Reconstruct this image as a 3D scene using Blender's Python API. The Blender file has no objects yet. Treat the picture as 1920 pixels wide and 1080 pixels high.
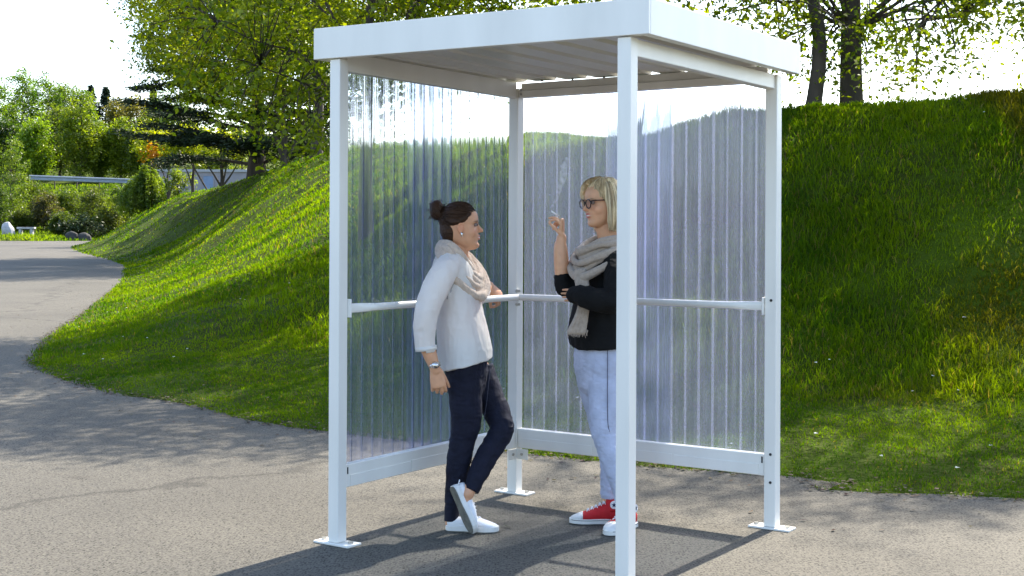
import bpy, math, random
import numpy as np
from mathutils import Vector, Matrix, noise as mnoise

random.seed(7)
RNG = np.random.default_rng(11)
SC = bpy.context.scene
COL = SC.collection

# ------------------------------------------------------------------ camera
FPX, HOR, ZC, ROLL = 2477.4, 437.0, 1.418, -0.0045
cam_d = bpy.data.cameras.new('camera')
cam = bpy.data.objects.new('camera', cam_d)
COL.objects.link(cam)
cam_d.sensor_width = 36.0
cam_d.lens = 36.0 * FPX / 1920.0
cam_d.shift_y = -(540.0 - HOR) / 1920.0
cam_d.clip_end = 5000
cam_d.clip_start = 0.05
_c, _s = math.cos(ROLL), math.sin(ROLL)
cam.matrix_world = Matrix(((_c, _s, 0, 0), (0, 0, -1, 0), (-_s, _c, 0, ZC), (0, 0, 0, 1)))
SC.camera = cam

# ------------------------------------------------------------------ sky, sun, exposure
SUN_EL, SUN_AZ = math.radians(44.0), math.radians(34.0)     # azimuth from +Y towards +X
w = bpy.data.worlds.new('World')
SC.world = w
w.use_nodes = True
nt = w.node_tree
for n in list(nt.nodes):
    nt.nodes.remove(n)
sky = nt.nodes.new('ShaderNodeTexSky')
sky.sky_type = 'NISHITA'
sky.sun_disc = False
sky.sun_elevation = SUN_EL
sky.sun_rotation = SUN_AZ
sky.altitude = 100
sky.air_density = 1.0
sky.dust_density = 1.6
sky.ozone_density = 1.0
bg = nt.nodes.new('ShaderNodeBackground')
bg.inputs['Strength'].default_value = 0.15
out = nt.nodes.new('ShaderNodeOutputWorld')
nt.links.new(sky.outputs[0], bg.inputs[0])
nt.links.new(bg.outputs[0], out.inputs[0])

sun_d = bpy.data.lights.new('sun', 'SUN')
sun_d.energy = 4.3
sun_d.angle = math.radians(0.53)
sun_d.color = (1.0, 0.91, 0.77)
sun = bpy.data.objects.new('sun', sun_d)
COL.objects.link(sun)
sdir = Vector((-math.sin(SUN_AZ) * math.cos(SUN_EL), -math.cos(SUN_AZ) * math.cos(SUN_EL), -math.sin(SUN_EL)))
sun.rotation_euler = sdir.to_track_quat('-Z', 'Y').to_euler()
sun.location = (12, 18, 20)

SC.view_settings.view_transform = 'Standard'
SC.view_settings.look = 'None'
SC.view_settings.exposure = 1.72
SC.view_settings.gamma = 1.0
SC.render.engine = 'CYCLES'
SC.cycles.max_bounces = 8
SC.cycles.transparent_max_bounces = 16
SC.cycles.transmission_bounces = 6
SC.cycles.diffuse_bounces = 4
SC.cycles.glossy_bounces = 3
SC.cycles.volume_bounces = 3
SC.cycles.caustics_reflective = False
SC.cycles.caustics_refractive = False
SC.cycles.use_denoising = True


# ------------------------------------------------------------------ helpers
def base_z(y):
    return 0.006 * np.maximum(0, np.asarray(y, float) - 8)


def ray(px, py):
    u = (px - 960) / FPX
    v = (HOR - py) / FPX
    return _c * u + _s * v, -_s * u + _c * v


def at(px, py, d):
    X, Z = ray(px, py)
    return Vector((X * d, d, ZC + Z * d))


def ground(px, py):
    X, Z = ray(px, py)
    y = ZC / -Z
    if y > 8:
        y = (ZC + 0.048) / (0.006 - Z)
    return X * y, y


def tag(o, label=None, cat=None, group=None, kind=None):
    if label: o['label'] = label
    if cat: o['category'] = cat
    if group: o['group'] = group
    if kind: o['kind'] = kind
    return o


def empty(name, loc, rz=0.0):
    o = bpy.data.objects.new(name, None)
    o.empty_display_size = 0.2
    o.location = loc
    o.rotation_euler = (0, 0, rz)
    COL.objects.link(o)
    return o


def link(name, me, mats, parent=None, smooth=False):
    o = bpy.data.objects.new(name, me)
    if mats is not None:
        for m in (mats if isinstance(mats, (list, tuple)) else [mats]):
            me.materials.append(m)
    COL.objects.link(o)
    if parent is not None:
        o.parent = parent
    if smooth:
        me.polygons.foreach_set('use_smooth', np.ones(len(me.polygons), bool))
    return o


def fastmesh(name, V, F, col=None):
    """V (n,3), F (m,k) with one k for all faces"""
    V = np.ascontiguousarray(V, np.float32)
    F = np.ascontiguousarray(F, np.int32)
    me = bpy.data.meshes.new(name)
    me.vertices.add(len(V))
    me.vertices.foreach_set('co', V.ravel())
    me.loops.add(F.size)
    me.loops.foreach_set('vertex_index', F.ravel())
    me.polygons.add(len(F))
    me.polygons.foreach_set('loop_start', np.arange(0, F.size, F.shape[1], dtype=np.int32))
    me.update(calc_edges=True)
    if col is not None:
        a = me.color_attributes.new('Col', 'FLOAT_COLOR', 'POINT')
        c4 = np.ones((len(V), 4), np.float32)
        c4[:, :3] = col
        a.data.foreach_set('color', c4.ravel())
    return me


class MB:
    """collects simple shapes into one mesh"""
    def __init__(s):
        s.v, s.f = [], []

    def add(s, V, F):
        o = len(s.v)
        s.v += [tuple(map(float, p)) for p in V]
        s.f += [tuple(int(i) + o for i in f) for f in F]
        return s

    def box(s, x0, x1, y0, y1, z0, z1):
        V = [(x, y, z) for x in (x0, x1) for y in (y0, y1) for z in (z0, z1)]
        return s.add(V, [(0, 1, 3, 2), (4, 6, 7, 5), (0, 4, 5, 1), (2, 3, 7, 6), (0, 2, 6, 4), (1, 5, 7, 3)])

    def obox(s, c, ax, ay, az):
        c, ax, ay, az = map(np.array, (c, ax, ay, az))
        V = [c + i * ax + j * ay + k * az for i in (-1, 1) for j in (-1, 1) for k in (-1, 1)]
        return s.add(V, [(0, 1, 3, 2), (4, 6, 7, 5), (0, 4, 5, 1), (2, 3, 7, 6), (0, 2, 6, 4), (1, 5, 7, 3)])

    def tube(s, *a, **k):
        return s.add(*tube(*a, **k))

    def build(s, name, mat, parent=None, smooth=False, bevel=0.0):
        me = bpy.data.meshes.new(name)
        me.from_pydata(s.v, [], s.f)
        me.update()
        o = link(name, me, mat, parent, smooth)
        if bevel:
            b = o.modifiers.new('Bevel', 'BEVEL')
            b.width = bevel
            b.segments = 2
            b.limit_method = 'ANGLE'
        return o


def catmull(P, sub, closed=False):
    P = np.asarray(P, float)
    n = len(P)
    if n < 3 and not closed:
        t = np.linspace(0, 1, sub * (n - 1) + 1)
        return np.array([np.interp(t, np.linspace(0, 1, n), P[:, k]) for k in range(P.shape[1])]).T
    outp = []
    rng_ = range(n) if closed else range(n - 1)
    for i in rng_:
        if closed:
            p0, p1, p2, p3 = P[i - 1], P[i], P[(i + 1) % n], P[(i + 2) % n]
        else:
            p1, p2 = P[i], P[i + 1]
            p0 = P[i - 1] if i > 0 else 2 * p1 - p2
            p3 = P[i + 2] if i + 2 < n else 2 * p2 - p1
        for t in np.arange(sub) / sub:
            outp.append(0.5 * ((2 * p1) + (-p0 + p2) * t + (2 * p0 - 5 * p1 + 4 * p2 - p3) * t * t + (-p0 + 3 * p1 - 3 * p2 + p3) * t ** 3))
    if not closed:
        outp.append(P[-1])
    return np.array(outp)


def tube(path, rad, n=16, ref=(0, 1, 0), sub=5, cap=True, closed=False, exp=2.0):
    """smooth tube; rad entries are r or (radius along ref, radius across)"""
    path = np.asarray(path, float)
    R = np.array([(r, r) if np.isscalar(r) else r for r in rad], float)
    PR = catmull(np.hstack([path, R]), sub, closed) if sub > 1 else np.hstack([path, R])
    P, R = PR[:, :3], np.maximum(PR[:, 3:], 1e-5)
    m = len(P)
    if closed:
        T = np.roll(P, -1, 0) - np.roll(P, 1, 0)
    else:
        T = np.gradient(P, axis=0)
    T /= np.maximum(np.linalg.norm(T, axis=1, keepdims=True), 1e-9)
    if cap and not closed:
        ks = np.array([0.0, 0.38, 0.70, 0.92])
        pre = [(P[0] - T[0] * R[0].min() * math.sqrt(1 - k * k) , R[0] * max(k, .05), T[0]) for k in ks]
        post = [(P[-1] + T[-1] * R[-1].min() * math.sqrt(1 - k * k), R[-1] * max(k, .05), T[-1]) for k in ks[::-1]]
        P = np.array([p[0] for p in pre] + list(P) + [p[0] for p in post])
        R = np.array([p[1] for p in pre] + list(R) + [p[1] for p in post])
        T = np.array([p[2] for p in pre] + list(T) + [p[2] for p in post])
        m = len(P)
    ref = np.asarray(ref, float)
    A = ref - (T @ ref)[:, None] * T
    bad = np.linalg.norm(A, axis=1) < 1e-3
    if bad.any():
        r2 = np.array([0.3, 0.2, 1.0])
        A[bad] = r2 - (T[bad] @ r2)[:, None] * T[bad]
    A /= np.linalg.norm(A, axis=1, keepdims=True)
    B = np.cross(T, A)
    th = np.arange(n) * 2 * np.pi / n
    cs, sn = np.cos(th), np.sin(th)
    if exp != 2.0:
        cs = np.sign(cs) * np.abs(cs) ** (2 / exp)
        sn = np.sign(sn) * np.abs(sn) ** (2 / exp)
    V = P[:, None, :] + R[:, 0, None, None] * cs[None, :, None] * A[:, None, :] + R[:, 1, None, None] * sn[None, :, None] * B[:, None, :]
    V = V.reshape(-1, 3)
    F = []
    for i in range(m if closed else m - 1):
        a, b = i * n, ((i + 1) % m) * n
        for j in range(n):
            k = (j + 1) % n
            F.append((a + j, a + k, b + k, b + j))
    if not closed:
        F.append(tuple(range(n))[::-1])
        F.append(tuple(range((m - 1) * n, m * n)))
    return V, F


def rings(RG):
    """closed loft through a list of equal-length rings"""
    n = len(RG[0])
    V = np.vstack(RG)
    F = []
    for i in range(len(RG) - 1):
        for j in range(n):
            k = (j + 1) % n
            F.append((i * n + j, i * n + k, (i + 1) * n + k, (i + 1) * n + j))
    F.append(tuple(range(n))[::-1])
    F.append(tuple(range((len(RG) - 1) * n, len(RG) * n)))
    return V, F


def ellipsoid(c, r, M=None, nu=20, nv=12):
    V, F = [], []
    for i in range(nv + 1):
        a = math.pi * i / nv
        for j in range(nu):
            b = 2 * math.pi * j / nu
            V.append((r[0] * math.sin(a) * math.cos(b), r[1] * math.sin(a) * math.sin(b), r[2] * math.cos(a)))
    V = np.array(V)
    if M is not None:
        V = V @ np.asarray(M).T
    V = V + np.asarray(c, float)
    for i in range(nv):
        for j in range(nu):
            k = (j + 1) % nu
            F.append((i * nu + j, (i + 1) * nu + j, (i + 1) * nu + k, i * nu + k))
    return V, F


def _hash(ix, iy, iz, seed):
    h = (ix * 374761393 + iy * 668265263 + iz * 2147483647 + seed * 144665) & 0xffffffff
    h = ((h ^ (h >> 13)) * 1274126177) & 0xffffffff
    h = h ^ (h >> 16)
    return (h & 0xffff) / 65535.0


def vnoise(P, scale=1.0, seed=0):
    """value noise in -1..1 at points P (n,3) or (n,2)"""
    P = np.asarray(P, float) * scale
    if P.shape[1] == 2:
        P = np.hstack([P, np.zeros((len(P), 1))])
    I = np.floor(P).astype(np.int64)
    f = P - I
    f = f * f * (3 - 2 * f)
    r = 0
    for dx in (0, 1):
        for dy in (0, 1):
            for dz in (0, 1):
                wgt = (f[:, 0] if dx else 1 - f[:, 0]) * (f[:, 1] if dy else 1 - f[:, 1]) * (f[:, 2] if dz else 1 - f[:, 2])
                r = r + wgt * _hash(I[:, 0] + dx, I[:, 1] + dy, I[:, 2] + dz, seed)
    return r * 2 - 1


def smooth_np(V, E, it, k=0.5):
    n = len(V)
    deg = np.bincount(E.ravel(), minlength=n).astype(float)[:, None]
    for _ in range(it):
        S = np.zeros_like(V)
        for a in range(3):
            S[:, a] = np.bincount(E[:, 0], V[E[:, 1], a], n) + np.bincount(E[:, 1], V[E[:, 0], a], n)
        V = V + k * (S / np.maximum(deg, 1) - V)
    return V


def clay(name, shapes, voxel, mat, parent, origin, it=3, fn=None, colfn=None):
    """one continuous surface grown over overlapping closed shapes (world coordinates), origin subtracted"""
    mb = MB()
    for V, F in shapes:
        mb.add(V, F)
    me = bpy.data.meshes.new('tmp')
    me.from_pydata(mb.v, [], mb.f)
    o = bpy.data.objects.new('tmp', me)
    COL.objects.link(o)
    md = o.modifiers.new('r', 'REMESH')
    md.mode = 'VOXEL'
    md.voxel_size = voxel
    md.adaptivity = 0
    dg = bpy.context.evaluated_depsgraph_get()
    dg.update()
    m2 = bpy.data.meshes.new_from_object(o.evaluated_get(dg))
    bpy.data.objects.remove(o)
    bpy.data.meshes.remove(me)
    n = len(m2.vertices)
    V = np.empty(n * 3, np.float32)
    m2.vertices.foreach_get('co', V)
    V = V.reshape(-1, 3).astype(float)
    E = np.empty(len(m2.edges) * 2, np.int32)
    m2.edges.foreach_get('vertices', E)
    E = E.reshape(-1, 2)
    V = smooth_np(V, E, it)
    if fn is not None:
        m2.vertices.foreach_set('co', V.astype(np.float32).ravel())
        m2.update()
        N = np.empty(n * 3, np.float32)
        m2.vertices.foreach_get('normal', N)
        V = fn(V, N.reshape(-1, 3).astype(float))
    if colfn is not None:
        a = m2.color_attributes.new('Col', 'FLOAT_COLOR', 'POINT')
        c4 = np.ones((n, 4), np.float32)
        c4[:, :3] = colfn(V)
        a.data.foreach_set('color', c4.ravel())
    V = V - np.asarray(origin, float)
    m2.vertices.foreach_set('co', V.astype(np.float32).ravel())
    m2.update()
    m2.name = name
    m2.materials.clear()
    return link(name, m2, mat, parent, True)


# ------------------------------------------------------------------ materials
def new_mat(name):
    m = bpy.data.materials.new(name)
    m.use_nodes = True
    t = m.node_tree
    for n_ in list(t.nodes):
        t.nodes.remove(n_)
    o = t.nodes.new('ShaderNodeOutputMaterial')
    return m, t, o


def N(t, kind, **kw):
    n_ = t.nodes.new(kind)
    for k, v in kw.items():
        if k in n_.inputs.keys() if hasattr(n_.inputs, 'keys') else False:
            n_.inputs[k].default_value = v
        else:
            setattr(n_, k, v)
    return n_


def ramp(t, src, stops):
    r = t.nodes.new('ShaderNodeValToRGB')
    el = r.color_ramp.elements
    while len(el) < len(stops):
        el.new(0.5)
    for e, (p, c) in zip(el, stops):
        e.position = p
        e.color = (*c, 1) if len(c) == 3 else c
    t.links.new(src, r.inputs[0])
    return r.outputs[0]


def pmat(name, color, rough=0.5, metal=0.0, spec=0.5, nscale=0.0, namp=0.12, bump=0.0, bscale=200.0, stretch=(1, 1, 1), sheen=0.0, attr=False, sss=0.0, trans=0.0):
    """Principled surface with a little colour variation and bump"""
    m, t, o = new_mat(name)
    b = t.nodes.new('ShaderNodeBsdfPrincipled')
    b.inputs['Roughness'].default_value = rough
    b.inputs['Metallic'].default_value = metal
    b.inputs['Specular IOR Level'].default_value = spec
    if sheen:
        b.inputs['Sheen Weight'].default_value = sheen
    if sss:
        b.inputs['Subsurface Weight'].default_value = sss
        b.inputs['Subsurface Radius'].default_value = (1.0, 0.35, 0.2)
        b.inputs['Subsurface Scale'].default_value = 0.006
    tc = t.nodes.new('ShaderNodeTexCoord')
    mp = t.nodes.new('ShaderNodeMapping')
    mp.inputs['Scale'].default_value = stretch
    t.links.new(tc.outputs['Object'], mp.inputs[0])
    if attr:
        a = t.nodes.new('ShaderNodeVertexColor')
        a.layer_name = 'Col'
        csrc = a.outputs[0]
    else:
        rgb = t.nodes.new('ShaderNodeRGB')
        rgb.outputs[0].default_value = (*color, 1)
        csrc = rgb.outputs[0]
    if nscale:
        nz = N(t, 'ShaderNodeTexNoise')
        nz.inputs['Scale'].default_value = nscale
        nz.inputs['Detail'].default_value = 5
        t.links.new(mp.outputs[0], nz.inputs['Vector'])
        hs = t.nodes.new('ShaderNodeHueSaturation')
        mr = t.nodes.new('ShaderNodeMapRange')
        mr.inputs[1].default_value = 0.3
        mr.inputs[2].default_value = 0.7
        mr.inputs[3].default_value = 1 - namp
        mr.inputs[4].default_value = 1 + namp
        t.links.new(nz.outputs[0], mr.inputs[0])
        t.links.new(mr.outputs[0], hs.inputs['Value'])
        t.links.new(csrc, hs.inputs['Color'])
        csrc = hs.outputs[0]
    t.links.new(csrc, b.inputs['Base Color'])
    if bump:
        nb = N(t, 'ShaderNodeTexNoise')
        nb.inputs['Scale'].default_value = bscale
        nb.inputs['Detail'].default_value = 4
        t.links.new(mp.outputs[0], nb.inputs['Vector'])
        bp = t.nodes.new('ShaderNodeBump')
        bp.inputs['Strength'].default_value = bump
        bp.inputs['Distance'].default_value = 0.01
        t.links.new(nb.outputs[0], bp.inputs['Height'])
        t.links.new(bp.outputs[0], b.inputs['Normal'])
    sh = b.outputs[0]
    if trans:
        tr = t.nodes.new('ShaderNodeBsdfTranslucent')
        t.links.new(csrc, tr.inputs[0])
        mx = t.nodes.new('ShaderNodeMixShader')
        mx.inputs[0].default_value = trans
        t.links.new(sh, mx.inputs[1])
        t.links.new(tr.outputs[0], mx.inputs[2])
        sh = mx.outputs[0]
    t.links.new(sh, o.inputs[0])
    return m


def leaf_mat(name, trans=0.55, gloss=0.035, tint=(1.35, 1.35, 0.4)):
    m, t, o = new_mat(name)
    a = t.nodes.new('ShaderNodeVertexColor')
    a.layer_name = 'Col'
    d = t.nodes.new('ShaderNodeBsdfDiffuse')
    tr = t.nodes.new('ShaderNodeBsdfTranslucent')
    mul = t.nodes.new('ShaderNodeMix')
    mul.data_type = 'RGBA'
    mul.blend_type = 'MULTIPLY'
    mul.inputs[0].default_value = 1
    mul.clamp_result = False
    t.links.new(a.outputs[0], mul.inputs[6])
    mul.inputs[7].default_value = (*tint, 1)
    t.links.new(a.outputs[0], d.inputs[0])
    t.links.new(mul.outputs[2], tr.inputs[0])
    mx = t.nodes.new('ShaderNodeMixShader')
    mx.inputs[0].default_value = trans
    t.links.new(d.outputs[0], mx.inputs[1])
    t.links.new(tr.outputs[0], mx.inputs[2])
    g = t.nodes.new('ShaderNodeBsdfGlossy')
    g.inputs['Roughness'].default_value = 0.45
    mg = t.nodes.new('ShaderNodeMixShader')
    mg.inputs[0].default_value = gloss
    t.links.new(mx.outputs[0], mg.inputs[1])
    t.links.new(g.outputs[0], mg.inputs[2])
    t.links.new(mg.outputs[0], o.inputs[0])
    return m


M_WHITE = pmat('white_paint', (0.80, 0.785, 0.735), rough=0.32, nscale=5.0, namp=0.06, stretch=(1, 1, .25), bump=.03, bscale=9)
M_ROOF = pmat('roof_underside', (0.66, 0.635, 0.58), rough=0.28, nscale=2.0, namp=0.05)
M_DARK = pmat('dark_gap', (0.02, 0.02, 0.02), rough=0.7)
M_STEEL = pmat('bolt_steel', (0.45, 0.44, 0.42), rough=0.35, metal=0.9)
M_BARK = pmat('bark', (0.055, 0.042, 0.030), rough=0.9, nscale=6, namp=0.45, bump=0.9, bscale=14, stretch=(1, 1, 0.25))
M_LEAF = leaf_mat('leaf')
M_GRASS = leaf_mat('grass_blade', trans=0.58, gloss=0.006, tint=(1.35, 1.45, 0.2))
M_NEEDLE = leaf_mat('needle', trans=0.12, gloss=0.03, tint=(1.0, 1.0, 0.8))


def asphalt_mat():
    m, t, o = new_mat('asphalt')
    b = t.nodes.new('ShaderNodeBsdfPrincipled')
    b.inputs['Roughness'].default_value = 0.85
    b.inputs['Specular IOR Level'].default_value = 0.25
    tc = t.nodes.new('ShaderNodeTexCoord')
    def nz(scale, detail=4, rough=0.6):
        n_ = t.nodes.new('ShaderNodeTexNoise')
        n_.inputs['Scale'].default_value = scale
        n_.inputs['Detail'].default_value = detail
        n_.inputs['Roughness'].default_value = rough
        t.links.new(tc.outputs['Object'], n_.inputs['Vector'])
        return n_.outputs[0]
    big = ramp(t, nz(0.45, 5), [(0.25, (0.080, 0.0765, 0.0665)), (0.75, (0.119, 0.1140, 0.0985))])
    fine = nz(72, 4, 0.75)
    fr = ramp(t, fine, [(0.31, (0.06, 0.06, 0.06)), (0.41, (0.55, 0.54, 0.53)), (0.475, (0.98, 0.97, 0.95)), (0.60, (1.08, 1.06, 1.02)), (0.70, (1.75, 1.7, 1.6))])
    vo = t.nodes.new('ShaderNodeTexVoronoi')
    vo.inputs['Scale'].default_value = 120
    t.links.new(tc.outputs['Object'], vo.inputs['Vector'])
    vr = ramp(t, vo.outputs['Color'], [(0.0, (0.55, 0.55, 0.56)), (0.35, (0.95, 0.94, 0.93)), (1.0, (1.25, 1.22, 1.16))])
    def mulc(a, b_):
        mm = t.nodes.new('ShaderNodeMix')
        mm.data_type = 'RGBA'
        mm.blend_type = 'MULTIPLY'
        mm.inputs[0].default_value = 1
        t.links.new(a, mm.inputs[6])
        t.links.new(b_, mm.inputs[7])
        return mm.outputs[2]
    c = mulc(mulc(big, fr), vr)
    c = mulc(c, ramp(t, nz(0.11, 4, .65), [(0.32, (.80, .80, .81)), (0.5, (1, 1, 1)), (0.7, (1.07, 1.06, 1.04))]))
    c = mulc(c, ramp(t, nz(1.9, 6, .7), [(0.30, (.74, .73, .72)), (0.40, (1, 1, 1))]))
    # pits and dark stones
    for sc_, lo, th in ((80, .50, .36), (38, .84, .24)):
        v2 = t.nodes.new('ShaderNodeTexVoronoi')
        v2.inputs['Scale'].default_value = sc_
        t.links.new(tc.outputs['Object'], v2.inputs['Vector'])
        sp = t.nodes.new('ShaderNodeSeparateColor')
        t.links.new(v2.outputs['Color'], sp.inputs[0])
        a_ = t.nodes.new('ShaderNodeMath'); a_.operation = 'GREATER_THAN'; a_.inputs[1].default_value = lo
        t.links.new(sp.outputs[0], a_.inputs[0])
        b2_ = t.nodes.new('ShaderNodeMath'); b2_.operation = 'LESS_THAN'; b2_.inputs[1].default_value = th
        t.links.new(v2.outputs['Distance'], b2_.inputs[0])
        c_ = t.nodes.new('ShaderNodeMath'); c_.operation = 'MULTIPLY'
        t.links.new(a_.outputs[0], c_.inputs[0]); t.links.new(b2_.outputs[0], c_.inputs[1])
        c = mulc(c, ramp(t, c_.outputs[0], [(0.0, (1, 1, 1)), (1.0, (.22, .21, .20))]))
    # long thin cracks and sealed joints, real dark material
    wv = t.nodes.new('ShaderNodeTexVoronoi')
    wv.feature = 'DISTANCE_TO_EDGE'
    wv.inputs['Scale'].default_value = 0.07
    dist_ = t.nodes.new('ShaderNodeVectorMath')
    dist_.operation = 'ADD'
    nzv = t.nodes.new('ShaderNodeTexNoise')
    nzv.inputs['Scale'].default_value = 1.6
    nzv.inputs['Detail'].default_value = 5
    t.links.new(tc.outputs['Object'], nzv.inputs['Vector'])
    t.links.new(tc.outputs['Object'], dist_.inputs[0])
    t.links.new(nzv.outputs['Color'], dist_.inputs[1])
    t.links.new(dist_.outputs[0], wv.inputs['Vector'])
    cr = ramp(t, wv.outputs['Distance'], [(0.0, (0.55, 0.55, 0.55)), (0.0004, (1, 1, 1))])
    c = mulc(c, cr)
    t.links.new(c, b.inputs['Base Color'])
    bp = t.nodes.new('ShaderNodeBump')
    bp.inputs['Strength'].default_value = 0.3
    bp.inputs['Distance'].default_value = 0.008
    t.links.new(fine, bp.inputs['Height'])
    t.links.new(bp.outputs[0], b.inputs['Normal'])
    t.links.new(b.outputs[0], o.inputs[0])
    return m


def soil_mat():
    m, t, o = new_mat('turf_soil')
    b = t.nodes.new('ShaderNodeBsdfPrincipled')
    b.inputs['Roughness'].default_value = 0.95
    b.inputs['Specular IOR Level'].default_value = 0.1
    tc = t.nodes.new('ShaderNodeTexCoord')
    n1 = t.nodes.new('ShaderNodeTexNoise')
    n1.inputs['Scale'].default_value = 1.1
    n1.inputs['Detail'].default_value = 8
    n1.inputs['Roughness'].default_value = 0.7
    t.links.new(tc.outputs['Object'], n1.inputs['Vector'])
    c = ramp(t, n1.outputs[0], [(0.3, (0.030, 0.026, 0.007)), (0.42, (0.036, 0.050, 0.003)), (0.58, (0.052, 0.082, 0.003)), (0.75, (0.085, 0.112, 0.004))])
    t.links.new(c, b.inputs['Base Color'])
    n2 = t.nodes.new('ShaderNodeTexNoise')
    n2.inputs['Scale'].default_value = 22
    n2.inputs['Detail'].default_value = 5
    t.links.new(tc.outputs['Object'], n2.inputs['Vector'])
    bp = t.nodes.new('ShaderNodeBump')
    bp.inputs['Strength'].default_value = 0.9
    bp.inputs['Distance'].default_value = 0.06
    t.links.new(n2.outputs[0], bp.inputs['Height'])
    t.links.new(bp.outputs[0], b.inputs['Normal'])
    t.links.new(b.outputs[0], o.inputs[0])
    return m


def panel_mat(name, milk, haze, tint):
    """clear extruded polycarbonate: part sees straight through, part is smeared by fine vertical lines, part glows milky"""
    m, t, o = new_mat(name)
    tc = t.nodes.new('ShaderNodeTexCoord')
    mp = t.nodes.new('ShaderNodeMapping')
    mp.inputs['Scale'].default_value = (1, 1, 0.012)
    t.links.new(tc.outputs['Object'], mp.inputs[0])
    nz = t.nodes.new('ShaderNodeTexNoise')
    nz.inputs['Scale'].default_value = 60
    nz.inputs['Detail'].default_value = 3
    t.links.new(mp.outputs[0], nz.inputs['Vector'])
    bp = t.nodes.new('ShaderNodeBump')
    bp.inputs['Strength'].default_value = 0.30
    bp.inputs['Distance'].default_value = 0.004
    t.links.new(nz.outputs[0], bp.inputs['Height'])
    tp = t.nodes.new('ShaderNodeBsdfTransparent')
    tp.inputs[0].default_value = (*tint, 1)
    rf = t.nodes.new('ShaderNodeBsdfRefraction')
    rf.inputs['Color'].default_value = (0.86, 0.89, 0.99, 1)
    rf.inputs['IOR'].default_value = 1.10
    rf.inputs['Roughness'].default_value = 0.15
    t.links.new(bp.outputs[0], rf.inputs['Normal'])
    m1 = t.nodes.new('ShaderNodeMixShader')
    m1.inputs[0].default_value = haze
    t.links.new(tp.outputs[0], m1.inputs[1])
    t.links.new(rf.outputs[0], m1.inputs[2])
    tr = t.nodes.new('ShaderNodeBsdfTranslucent')
    tr.inputs[0].default_value = (0.55, 0.62, 1.0, 1)
    df = t.nodes.new('ShaderNodeBsdfDiffuse')
    df.inputs[0].default_value = (0.57, 0.63, 1.0, 1)
    md = t.nodes.new('ShaderNodeMixShader')
    md.inputs[0].default_value = 0.4
    t.links.new(tr.outputs[0], md.inputs[1])
    t.links.new(df.outputs[0], md.inputs[2])
    # dusty streaks and specks vary the milkiness
    nd = t.nodes.new('ShaderNodeTexNoise')
    nd.inputs['Scale'].default_value = 26
    nd.inputs['Detail'].default_value = 2
    nd.inputs['Roughness'].default_value = 0.7
    mp2 = t.nodes.new('ShaderNodeMapping')
    mp2.inputs['Scale'].default_value = (1, 1, 0.05)
    t.links.new(tc.outputs['Object'], mp2.inputs[0])
    t.links.new(mp2.outputs[0], nd.inputs['Vector'])
    mr = t.nodes.new('ShaderNodeMapRange')
    mr.inputs[1].default_value = 0.35
    mr.inputs[2].default_value = 0.68
    mr.inputs[3].default_value = milk * 0.85
    mr.inputs[4].default_value = milk * 1.2
    t.links.new(nd.outputs[0], mr.inputs[0])
    m2 = t.nodes.new('ShaderNodeMixShader')
    t.links.new(mr.outputs[0], m2.inputs[0])
    t.links.new(m1.outputs[0], m2.inputs[1])
    t.links.new(md.outputs[0], m2.inputs[2])
    gl = t.nodes.new('ShaderNodeBsdfGlossy')
    gl.inputs['Roughness'].default_value = 0.14
    gl.inputs['Color'].default_value = (0.9, 0.92, 1, 1)
    t.links.new(bp.outputs[0], gl.inputs['Normal'])
    lw = t.nodes.new('ShaderNodeLayerWeight')
    lw.inputs[0].default_value = 0.35
    pw = t.nodes.new('ShaderNodeMath')
    pw.operation = 'POWER'
    pw.inputs[1].default_value = 3.0
    t.links.new(lw.outputs['Facing'], pw.inputs[0])
    fm = t.nodes.new('ShaderNodeMath')
    fm.operation = 'MULTIPLY_ADD'
    fm.inputs[1].default_value = 0.45
    fm.inputs[2].default_value = 0.04
    t.links.new(pw.outputs[0], fm.inputs[0])
    m3 = t.nodes.new('ShaderNodeMixShader')
    t.links.new(fm.outputs[0], m3.inputs[0])
    t.links.new(m2.outputs[0], m3.inputs[1])
    t.links.new(gl.outputs[0], m3.inputs[2])
    t.links.new(m3.outputs[0], o.inputs[0])
    return m


M_ASPH, M_SOIL = asphalt_mat(), soil_mat()
M_PC = panel_mat('polycarbonate', 0.10, 0.46, (0.82, 0.88, 0.965))
M_RIB_SHEEN = panel_mat('polycarbonate_rib_sheen', 0.19, 0.46, (0.78, 0.85, 0.97))  # milkier rib plastic; the ribs' light reflections are put into its colour

# ------------------------------------------------------------------ terrain
foot_px = [(1920, 937), (1600, 909), (1465, 894), (1300, 881), (1120, 866), (980, 851), (616, 811), (480, 790), (330, 755), (200, 735), (100, 705),
           (60, 685), (65, 665), (100, 625), (160, 585), (215, 540), (232, 510), (222, 493), (140, 470), (150, 460)]
FOOT = np.array([ground(*p) for p in foot_px])
FOOT = np.vstack([[[14, 5.2]], FOOT, [[-30, 105]]])
FOOT = catmull(FOOT, 4)
POLY = np.vstack([FOOT, [[60, 140], [90, 5]]])


def foot_dist(P):
    P = np.asarray(P, float)
    best = np.full(len(P), 1e9)
    for a, b in zip(FOOT[:-1], FOOT[1:]):
        ab = b - a
        t = np.clip(((P - a) @ ab) / (ab @ ab + 1e-12), 0, 1)
        best = np.minimum(best, ((P - a - t[:, None] * ab) ** 2).sum(1))
    best = np.sqrt(best)
    x, y = P[:, 0], P[:, 1]
    ins = np.zeros(len(P), bool)
    for i in range(len(POLY)):
        x0, y0 = POLY[i]
        x1, y1 = POLY[(i + 1) % len(POLY)]
        if y0 == y1:
            continue
        ins ^= ((y0 > y) != (y1 > y)) & (x < (x1 - x0) * (y - y0) / (y1 - y0) + x0)
    return np.where(ins, best, -best)


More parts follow.
